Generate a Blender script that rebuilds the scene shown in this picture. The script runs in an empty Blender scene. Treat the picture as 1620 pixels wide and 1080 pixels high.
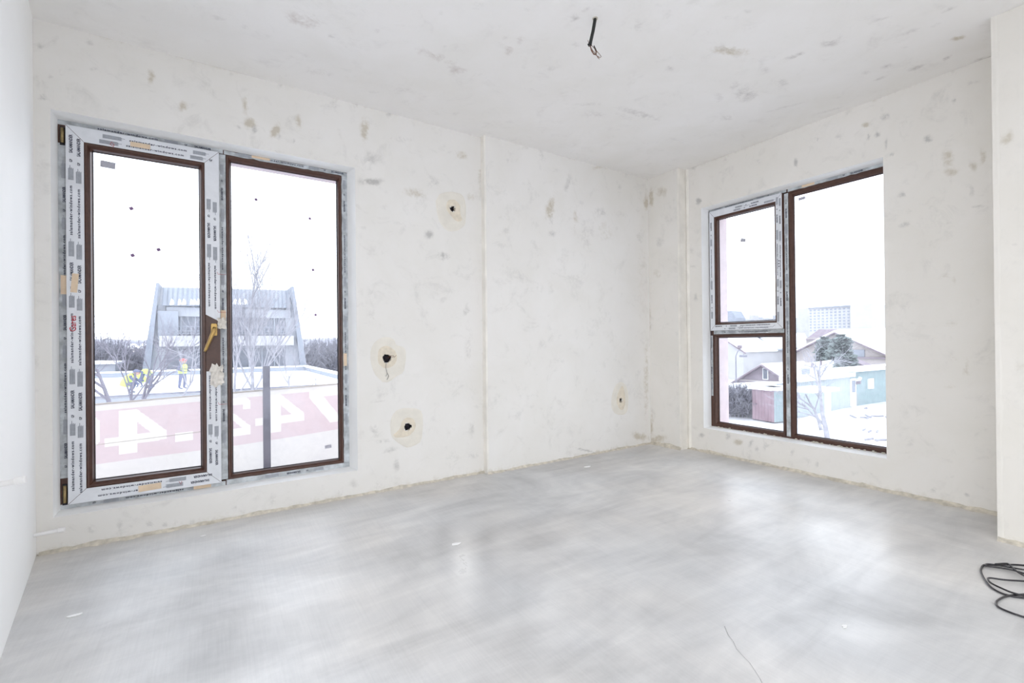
import bpy, bmesh, math, random
import numpy as np
from mathutils import Vector, Matrix, noise as mnoise

random.seed(7)
S = bpy.context.scene
COL = S.collection

# ---------------------------------------------------------------- camera, sky, exposure
F_PX = 728.23
YAW, PITCH, ROLL = math.radians(32.89), math.radians(0.171), math.radians(-0.580)
CAM = np.array([-3.7111, -3.1221, 1.0024])
FW = np.array([math.sin(YAW) * math.cos(PITCH), math.cos(YAW) * math.cos(PITCH), math.sin(PITCH)])
_r = np.array([math.cos(YAW), -math.sin(YAW), 0.0]); _u = np.cross(_r, FW)
RT = _r * math.cos(ROLL) + _u * math.sin(ROLL); UP = -_r * math.sin(ROLL) + _u * math.cos(ROLL)
cd = bpy.data.cameras.new('camera'); cam = bpy.data.objects.new('camera', cd); COL.objects.link(cam)
cd.sensor_width = 36.0; cd.lens = F_PX / 1620 * 36.0; cd.clip_start = 0.02; cd.clip_end = 2000
mw = Matrix.Identity(4)
for i in range(3):
    mw[i][0], mw[i][1], mw[i][2], mw[i][3] = RT[i], UP[i], -FW[i], CAM[i]
cam.matrix_world = mw
S.camera = cam

W = bpy.data.worlds.new('overcast_sky'); S.world = W; W.use_nodes = True
wn = W.node_tree; wn.nodes.clear()
bg = wn.nodes.new('ShaderNodeBackground'); wo = wn.nodes.new('ShaderNodeOutputWorld')
tc = wn.nodes.new('ShaderNodeTexCoord'); sx = wn.nodes.new('ShaderNodeSeparateXYZ'); rp = wn.nodes.new('ShaderNodeValToRGB')
wn.links.new(tc.outputs['Generated'], sx.inputs[0]); wn.links.new(sx.outputs['Z'], rp.inputs[0])
rp.color_ramp.elements[0].position = 0.0; rp.color_ramp.elements[0].color = (0.945, 0.965, 1.0, 1)
rp.color_ramp.elements[1].position = 1.0; rp.color_ramp.elements[1].color = (0.82, 0.90, 1.0, 1)
wn.links.new(rp.outputs[0], bg.inputs[0]); bg.inputs[1].default_value = SKY_STRENGTH = 3.0
wn.links.new(bg.outputs[0], wo.inputs[0])
S.view_settings.view_transform = 'Standard'; S.view_settings.look = 'None'
S.view_settings.exposure = 0.13; S.view_settings.gamma = 1.0; S.view_settings.use_curve_mapping = False
S.cycles.max_bounces = 14; S.cycles.diffuse_bounces = 10; S.cycles.transparent_max_bounces = 24
S.cycles.glossy_bounces = 4; S.cycles.sample_clamp_indirect = 8

def ray(px, py):
    return FW + RT * (px - 810) / F_PX - UP * (py - 540) / F_PX
def on(ax, v, px, py):
    """the point of the plane axis ax = v seen in the survey photo at px, py"""
    d = ray(px, py); return CAM + d * (v - CAM[ax]) / d[ax]

# ---------------------------------------------------------------- materials
def nodes_of(name):
    m = bpy.data.materials.new(name); m.use_nodes = True
    nt = m.node_tree; nt.nodes.clear()
    out = nt.nodes.new('ShaderNodeOutputMaterial'); p = nt.nodes.new('ShaderNodeBsdfPrincipled')
    nt.links.new(p.outputs[0], out.inputs[0])
    return m, nt, p, out
def N(nt, t, **kw):
    n = nt.nodes.new('ShaderNode' + t)
    for k, v in kw.items(): setattr(n, k, v)
    return n
def noise(nt, scale, detail=4, rough=0.55, vec=None, dist=0.0):
    n = N(nt, 'TexNoise'); n.inputs['Scale'].default_value = scale; n.inputs['Detail'].default_value = detail
    n.inputs['Roughness'].default_value = rough; n.inputs['Distortion'].default_value = dist
    if vec is not None: nt.links.new(vec, n.inputs['Vector'])
    return n.outputs['Fac']
def ramp(nt, fac, a, b, ca=(0, 0, 0, 1), cb=(1, 1, 1, 1)):
    r = N(nt, 'ValToRGB'); r.color_ramp.elements[0].position = a; r.color_ramp.elements[1].position = b
    r.color_ramp.elements[0].color = ca; r.color_ramp.elements[1].color = cb
    nt.links.new(fac, r.inputs[0]); return r.outputs[0]
def math_n(nt, op, a, b=None, clamp=False):
    n = N(nt, 'Math', operation=op); n.use_clamp = clamp
    for i, v in enumerate((a, b)):
        if v is None: continue
        if isinstance(v, (int, float)): n.inputs[i].default_value = v
        else: nt.links.new(v, n.inputs[i])
    return n.outputs[0]
def mix(nt, fac, a, b, mode='MIX'):
    n = N(nt, 'Mix', data_type='RGBA', blend_type=mode)
    for s, v in ((n.inputs[0], fac), (n.inputs[6], a), (n.inputs[7], b)):
        if isinstance(v, (int, float)): s.default_value = v
        elif isinstance(v, tuple): s.default_value = v
        else: nt.links.new(v, s)
    return n.outputs[2]
def bump(nt, p, h, strength=0.3, dist=0.002):
    b = N(nt, 'Bump'); b.inputs['Strength'].default_value = strength; b.inputs['Distance'].default_value = dist
    nt.links.new(h, b.inputs['Height']); nt.links.new(b.outputs[0], p.inputs['Normal'])
def objco(nt, sc=(1, 1, 1), rot=(0, 0, 0)):
    t = N(nt, 'TexCoord'); m = N(nt, 'Mapping'); m.inputs['Scale'].default_value = sc; m.inputs['Rotation'].default_value = rot
    nt.links.new(t.outputs['Object'], m.inputs[0]); return m.outputs[0]
def rgba(c): return (c[0], c[1], c[2], 1.0)
_mats = {}
def simple(name, c, rough=0.6, var=0.12, scale=12, spec=0.4, metal=0.0, bmp=0.0):
    if name in _mats: return _mats[name]
    m, nt, p, _ = nodes_of(name)
    v = objco(nt)
    f = noise(nt, scale, 4, vec=v)
    lo = tuple(x * (1 - var) for x in c) + (1,); hi = tuple(min(1, x * (1 + var)) for x in c) + (1,)
    nt.links.new(ramp(nt, f, 0.3, 0.7, lo, hi), p.inputs['Base Color'])
    p.inputs['Roughness'].default_value = rough; p.inputs['Specular IOR Level'].default_value = spec; p.inputs['Metallic'].default_value = metal
    if bmp: bump(nt, p, noise(nt, scale * 6, 3, vec=v), bmp)
    _mats[name] = m; return m

def plaster(name, base, ambient=0.22, seed=0.0, stretch=(1, 1, 1), grey=(0.54, 0.53, 0.505)):
    m, nt, p, _ = nodes_of(name)
    t = N(nt, 'TexCoord'); mp = N(nt, 'Mapping'); mp.inputs['Location'].default_value = (seed, seed * .7, seed * .3); mp.inputs['Scale'].default_value = stretch
    nt.links.new(t.outputs['Object'], mp.inputs[0]); v = mp.outputs[0]
    at = N(nt, 'Attribute', attribute_name='stain_and_light'); sp = N(nt, 'SeparateColor'); nt.links.new(at.outputs['Color'], sp.inputs[0])
    n1 = noise(nt, 14, 6, 0.68, v, 0.6); n2 = noise(nt, 2.2, 5, 0.6, v, 0.4); n3 = noise(nt, 55, 3, 0.6, v); n4 = noise(nt, 5.5, 6, 0.7, v, 0.8)
    # broad putty tone changes
    c = mix(nt, ramp(nt, n2, 0.35, 0.68), rgba(base), rgba(tuple(b * k for b, k in zip(base, (0.955, 0.952, 0.935)))))
    # unplaced faint scuffs
    sc = math_n(nt, 'MULTIPLY', ramp(nt, n4, 0.53, 0.68), ramp(nt, n1, 0.40, 0.62))
    c = mix(nt, math_n(nt, 'MULTIPLY', sc, ambient), c, rgba(grey))
    # placed scuffs and painted side shade, broken up by noise
    def broken(ch, k):
        a = math_n(nt, 'ADD', math_n(nt, 'MULTIPLY', ch, 0.9), math_n(nt, 'MULTIPLY', math_n(nt, 'SUBTRACT', n1, 0.5), 2.6))
        a = math_n(nt, 'ADD', a, math_n(nt, 'MULTIPLY', math_n(nt, 'SUBTRACT', n3, 0.5), 1.2))
        a = math_n(nt, 'MULTIPLY', ramp(nt, a, 0.15, 0.95), math_n(nt, 'MULTIPLY', ch, k), clamp=True)
        return a
    c = mix(nt, broken(sp.outputs[1], 1.5), c, rgba((0.62, 0.575, 0.49)))
    c = mix(nt, broken(sp.outputs[2], 1.2), c, rgba((0.60, 0.55, 0.52)))
    c = mix(nt, broken(sp.outputs[0], 1.3), c, rgba(grey))
    nt.links.new(c, p.inputs['Base Color'])
    p.inputs['Roughness'].default_value = 0.85; p.inputs['Specular IOR Level'].default_value = 0.25
    h = math_n(nt, 'ADD', math_n(nt, 'MULTIPLY', n1, 0.6), math_n(nt, 'MULTIPLY', n3, 0.25))
    bump(nt, p, h, 0.22, 0.004)
    return m

def concrete():
    m, nt, p, _ = nodes_of('power_floated_concrete')
    t = N(nt, 'TexCoord')
    def mp(sc, rz=0, loc=(0, 0, 0)):
        a = N(nt, 'Mapping'); a.inputs['Scale'].default_value = sc; a.inputs['Rotation'].default_value = (0, 0, rz); a.inputs['Location'].default_value = loc
        nt.links.new(t.outputs['Object'], a.inputs[0]); return a.outputs[0]
    at = N(nt, 'Attribute', attribute_name='stain_and_light'); sp = N(nt, 'SeparateColor'); nt.links.new(at.outputs['Color'], sp.inputs[0])
    big = noise(nt, 1.3, 5, 0.6, mp((1, 1.6, 1), .5), 0.8)
    sweep = noise(nt, 2.0, 6, 0.62, mp((.55, 3.2, 1), -0.65), 1.2)
    sweep2 = noise(nt, 2.2, 6, 0.62, mp((3.0, .6, 1), 0.45, (3, 1, 0)), 1.0)
    comb = noise(nt, 9, 4, 0.6, mp((14, .5, 1), -YAW), 0.1)
    grain = noise(nt, 260, 3, 0.7, mp((1, 1, 1)))
    speck = noise(nt, 60, 2, 0.5, mp((1, 1, 1)))
    k = math_n(nt, 'ADD', math_n(nt, 'MULTIPLY', big, 0.54), math_n(nt, 'MULTIPLY', sweep, 0.26))
    k = math_n(nt, 'ADD', k, math_n(nt, 'MULTIPLY', sweep2, 0.14))
    k = math_n(nt, 'ADD', k, math_n(nt, 'MULTIPLY', math_n(nt, 'SUBTRACT', comb, 0.5), 0.10))
    k = math_n(nt, 'ADD', k, math_n(nt, 'MULTIPLY', sp.outputs[1], 0.15))  # light channel, includes window sheen painted on the floor
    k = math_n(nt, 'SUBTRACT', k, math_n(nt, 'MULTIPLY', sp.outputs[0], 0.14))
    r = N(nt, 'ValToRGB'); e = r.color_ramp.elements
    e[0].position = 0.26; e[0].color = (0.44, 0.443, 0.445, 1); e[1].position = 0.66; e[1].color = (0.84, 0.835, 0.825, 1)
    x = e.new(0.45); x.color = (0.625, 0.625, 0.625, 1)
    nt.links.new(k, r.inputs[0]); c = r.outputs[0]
    c = mix(nt, math_n(nt, 'MULTIPLY', ramp(nt, grain, 0.35, 0.7), 0.22), c, (0.86, 0.86, 0.86, 1), 'MULTIPLY')
    warm = noise(nt, .9, 3, .5, mp((1, 1, 1), 0, (7, 2, 0)))
    c = mix(nt, math_n(nt, 'MULTIPLY', ramp(nt, warm, 0.42, 0.62), 0.7), c, (1.0, 0.96, 0.915, 1), 'MULTIPLY')
    c = mix(nt, math_n(nt, 'MULTIPLY', sp.outputs[2], 0.75), c, (0.55, 0.50, 0.42, 1))
    c = mix(nt, math_n(nt, 'MULTIPLY', ramp(nt, speck, 0.76, 0.80), 0.35), c, (0.9, 0.9, 0.88, 1))
    nt.links.new(c, p.inputs['Base Color'])
    rr = ramp(nt, k, 0.3, 0.65, (0.46, 0.46, 0.46, 1), (0.27, 0.27, 0.27, 1))
    nt.links.new(rr, p.inputs['Roughness']); p.inputs['Specular IOR Level'].default_value = 0.6
    bump(nt, p, math_n(nt, 'ADD', math_n(nt, 'MULTIPLY', grain, 0.5), math_n(nt, 'MULTIPLY', comb, 0.8)), 0.12, 0.002)
    return m

def glass_mat():
    m, nt, p, out = nodes_of('window_glass')
    tr = N(nt, 'BsdfTransparent'); tr.inputs[0].default_value = (0.95, 0.965, 0.985, 1)
    gl = N(nt, 'BsdfGlossy'); gl.inputs['Roughness'].default_value = 0.02
    fr = N(nt, 'Fresnel'); fr.inputs[0].default_value = 1.25
    ms = N(nt, 'MixShader'); nt.links.new(fr.outputs[0], ms.inputs[0]); nt.links.new(tr.outputs[0], ms.inputs[1]); nt.links.new(gl.outputs[0], ms.inputs[2])
    df = N(nt, 'BsdfTranslucent'); df.inputs[0].default_value = (0.9, 0.92, 1.0, 1)
    d2 = N(nt, 'MixShader'); v = objco(nt)
    nt.links.new(math_n(nt, 'MULTIPLY', ramp(nt, noise(nt, 6, 6, 0.7, v, 1.0), 0.3, 0.8), 0.10), d2.inputs[0])
    nt.links.new(ms.outputs[0], d2.inputs[1]); nt.links.new(df.outputs[0], d2.inputs[2])
    nt.links.new(d2.outputs[0], out.inputs[0]); nt.nodes.remove(p)
    return m
def cloth_mat(name, c, tl=0.55):
    m, nt, p, out = nodes_of(name)
    v = objco(nt); f = noise(nt, 4, 5, vec=v)
    col = ramp(nt, f, 0.3, 0.7, rgba(tuple(x * .94 for x in c)), rgba(c))
    d = N(nt, 'BsdfDiffuse'); t = N(nt, 'BsdfTranslucent'); ms = N(nt, 'MixShader'); ms.inputs[0].default_value = tl
    nt.links.new(col, d.inputs[0]); nt.links.new(col, t.inputs[0])
    nt.links.new(d.outputs[0], ms.inputs[1]); nt.links.new(t.outputs[0], ms.inputs[2]); nt.links.new(ms.outputs[0], out.inputs[0]); nt.nodes.remove(p)
    return m

M_WALL = plaster('wall_plaster', (0.85, 0.833, 0.805), 0.36, 1.3)
M_WALLR = plaster('wall_right_plaster', (0.845, 0.82, 0.78), 0.36, 5.1)
M_PIER = plaster('pier_plaster', (0.80, 0.77, 0.715), 0.2, 9.1)
M_CEIL = plaster('ceiling_plaster', (0.88, 0.865, 0.85), 0.26, 3.7, (1, 1, 1), (0.62, 0.60, 0.585))
M_PAINT = simple('white_primer_paint', (0.97, 0.97, 0.96), 0.6, 0.02, 3, bmp=0.1)
M_REVEAL = simple('white_reveal_plaster', (0.95, 0.95, 0.94), 0.7, 0.03, 8, bmp=0.1)
M_EXT = simple('pink_exterior_render', (0.66, 0.56, 0.56), 0.8, 0.06, 10)
M_CONC = concrete()
M_MORTAR = simple('rough_mortar', (0.62, 0.575, 0.49), 0.95, 0.22, 30, bmp=0.8)
M_BEAD = simple('corner_bead_putty', (0.86, 0.83, 0.77), 0.85, 0.07, 8, bmp=0.2)
M_BROWN = simple('brown_upvc', (0.085, 0.040, 0.028), 0.32, 0.15, 40, 0.5)
M_FILM = simple('protective_film_plastic', (0.78, 0.80, 0.84), 0.35, 0.05, 14, 0.5)
M_FILMD = simple('dusty_shaded_film', (0.52, 0.55, 0.57), 0.6, 0.30, 22, 0.3)  # outer frame film, its shadow darkened into the colour
M_INK = simple('film_print_ink', (0.045, 0.05, 0.085), 0.6, 0.05)
M_INKG = simple('film_print_grey', (0.37, 0.39, 0.43), 0.6, 0.10, 60)
M_GASK = simple('black_gasket', (0.02, 0.02, 0.025), 0.6, 0.1)
M_GLASS = glass_mat()
M_BRASS = simple('brass_handle_metal', (0.50, 0.33, 0.12), 0.32, 0.1, 20, 0.5, 0.85)
M_HINGE = simple('dull_brass', (0.36, 0.27, 0.13), 0.4, 0.3, 60, 0.5, 0.6)
M_TAPE = simple('beige_masking_tape', (0.78, 0.62, 0.45), 0.8, 0.06, 30)
M_CRUMP = simple('crumpled_film', (0.78, 0.74, 0.68), 0.4, 0.15, 40, bmp=0.6)
M_RED = simple('red_marker_ink', (0.50, 0.03, 0.05), 0.6, 0.05)
M_LABEL = simple('grey_glass_label', (0.48, 0.48, 0.55), 0.5, 0.1, 80)
M_STICK = simple('dark_glass_sticker', (0.22, 0.13, 0.26), 0.5, 0.2, 90)
M_DARK = simple('black_plastic', (0.012, 0.012, 0.013), 0.45, 0.2, 30)
M_CABLE = simple('black_cable_rubber', (0.022, 0.020, 0.024), 0.30, 0.2, 60, 0.6)
M_COND = simple('black_conduit', (0.02, 0.021, 0.02), 0.5, 0.2, 60)
M_COPPER = simple('brown_wire', (0.16, 0.08, 0.05), 0.4, 0.3, 60)
M_WIREK = simple('black_wire', (0.03, 0.02, 0.035), 0.4, 0.3, 60)
M_PATCH = simple('beige_fresh_plaster', (0.80, 0.765, 0.69), 0.9, 0.05, 14, bmp=0.2)
M_PATCH2 = simple('ochre_fresh_plaster', (0.76, 0.69, 0.57), 0.9, 0.10, 30, bmp=0.4)
M_PIPE = simple('white_ppr_pipe', (0.88, 0.87, 0.86), 0.35, 0.02, 20)

# ---------------------------------------------------------------- mesh helpers
class MB:
    def __init__(s): s.v = []; s.f = []; s.mi = []
    def poly(s, pts, mi=0):
        n = len(s.v); s.v += [tuple(map(float, p)) for p in pts]; s.f.append(tuple(range(n, n + len(pts)))); s.mi.append(mi)
    def hexa(s, c, mi=0):
        """c: eight corners, bottom ring then top ring"""
        n = len(s.v); s.v += [tuple(map(float, p)) for p in c]
        for q in ((0, 3, 2, 1), (4, 5, 6, 7), (0, 1, 5, 4), (1, 2, 6, 5), (2, 3, 7, 6), (3, 0, 4, 7)):
            s.f.append(tuple(n + i for i in q)); s.mi.append(mi)
    def box(s, a, b, mi=0):
        x0, x1 = sorted((a[0], b[0])); y0, y1 = sorted((a[1], b[1])); z0, z1 = sorted((a[2], b[2]))
        s.hexa([(x0, y0, z0), (x1, y0, z0), (x1, y1, z0), (x0, y1, z0), (x0, y0, z1), (x1, y0, z1), (x1, y1, z1), (x0, y1, z1)], mi)
    def prism(s, pts, off, mi=0):
        """outline pts extruded by the vector off"""
        n = len(s.v); k = len(pts); off = np.array(off, float)
        s.v += [tuple(map(float, p)) for p in pts] + [tuple(np.array(p, float) + off) for p in pts]
        s.f.append(tuple(range(n, n + k))); s.mi.append(mi); s.f.append(tuple(range(n + 2 * k - 1, n + k - 1, -1))); s.mi.append(mi)
        for i in range(k):
            j = (i + 1) % k; s.f.append((n + i, n + k + i, n + k + j, n + j)); s.mi.append(mi)
    def tube(s, pts, rad, seg=8, mi=0, cap=True):
        pts = [Vector(p) for p in pts]; k = len(pts); n = len(s.v)
        if isinstance(rad, (int, float)): rad = [rad] * k
        ref = None
        for i, p in enumerate(pts):
            t = (pts[min(i + 1, k - 1)] - pts[max(i - 1, 0)])
            if t.length < 1e-9: t = Vector((0, 0, 1))
            t.normalize()
            if ref is None:
                ref = t.cross(Vector((0, 0, 1)));
                if ref.length < 0.1: ref = t.cross(Vector((1, 0, 0)))
            ref = (ref - t * ref.dot(t)).normalized(); b = t.cross(ref)
            for j in range(seg):
                a = 2 * math.pi * j / seg; s.v.append(tuple(p + (ref * math.cos(a) + b * math.sin(a)) * rad[i]))
        for i in range(k - 1):
            for j in range(seg):
                q = (j + 1) % seg; s.f.append((n + i * seg + j, n + i * seg + q, n + (i + 1) * seg + q, n + (i + 1) * seg + j)); s.mi.append(mi)
        if cap:
            s.f.append(tuple(n + j for j in range(seg - 1, -1, -1))); s.mi.append(mi)
            s.f.append(tuple(n + (k - 1) * seg + j for j in range(seg))); s.mi.append(mi)
    def mesh(s, name, mats, smooth=False):
        me = bpy.data.meshes.new(name); me.from_pydata(s.v, [], s.f)
        for m in (mats if isinstance(mats, (list, tuple)) else [mats]): me.materials.append(m)
        me.polygons.foreach_set('material_index', s.mi); 
        if smooth: me.polygons.foreach_set('use_smooth', [True] * len(s.f))
        me.update(); return me
    def build(s, name, mats, parent=None, smooth=False, bevel=0.0):
        o = bpy.data.objects.new(name, s.mesh(name, mats, smooth)); COL.objects.link(o)
        if parent is not None: o.parent = parent
        if bevel:
            b = o.modifiers.new('bevel', 'BEVEL'); b.width = bevel; b.segments = 2; b.limit_method = 'ANGLE'
        return o
def tag(o, label=None, cat=None, group=None, kind=None):
    if label: o['label'] = label
    if cat: o['category'] = cat
    if group: o['group'] = group
    if kind: o['kind'] = kind
    return o
def empty(name, loc=(0, 0, 0), label=None, cat=None, group=None, kind=None):
    o = bpy.data.objects.new(name, None); COL.objects.link(o); o.location = loc; o.empty_display_size = .1
    return tag(o, label, cat, group, kind)

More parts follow.
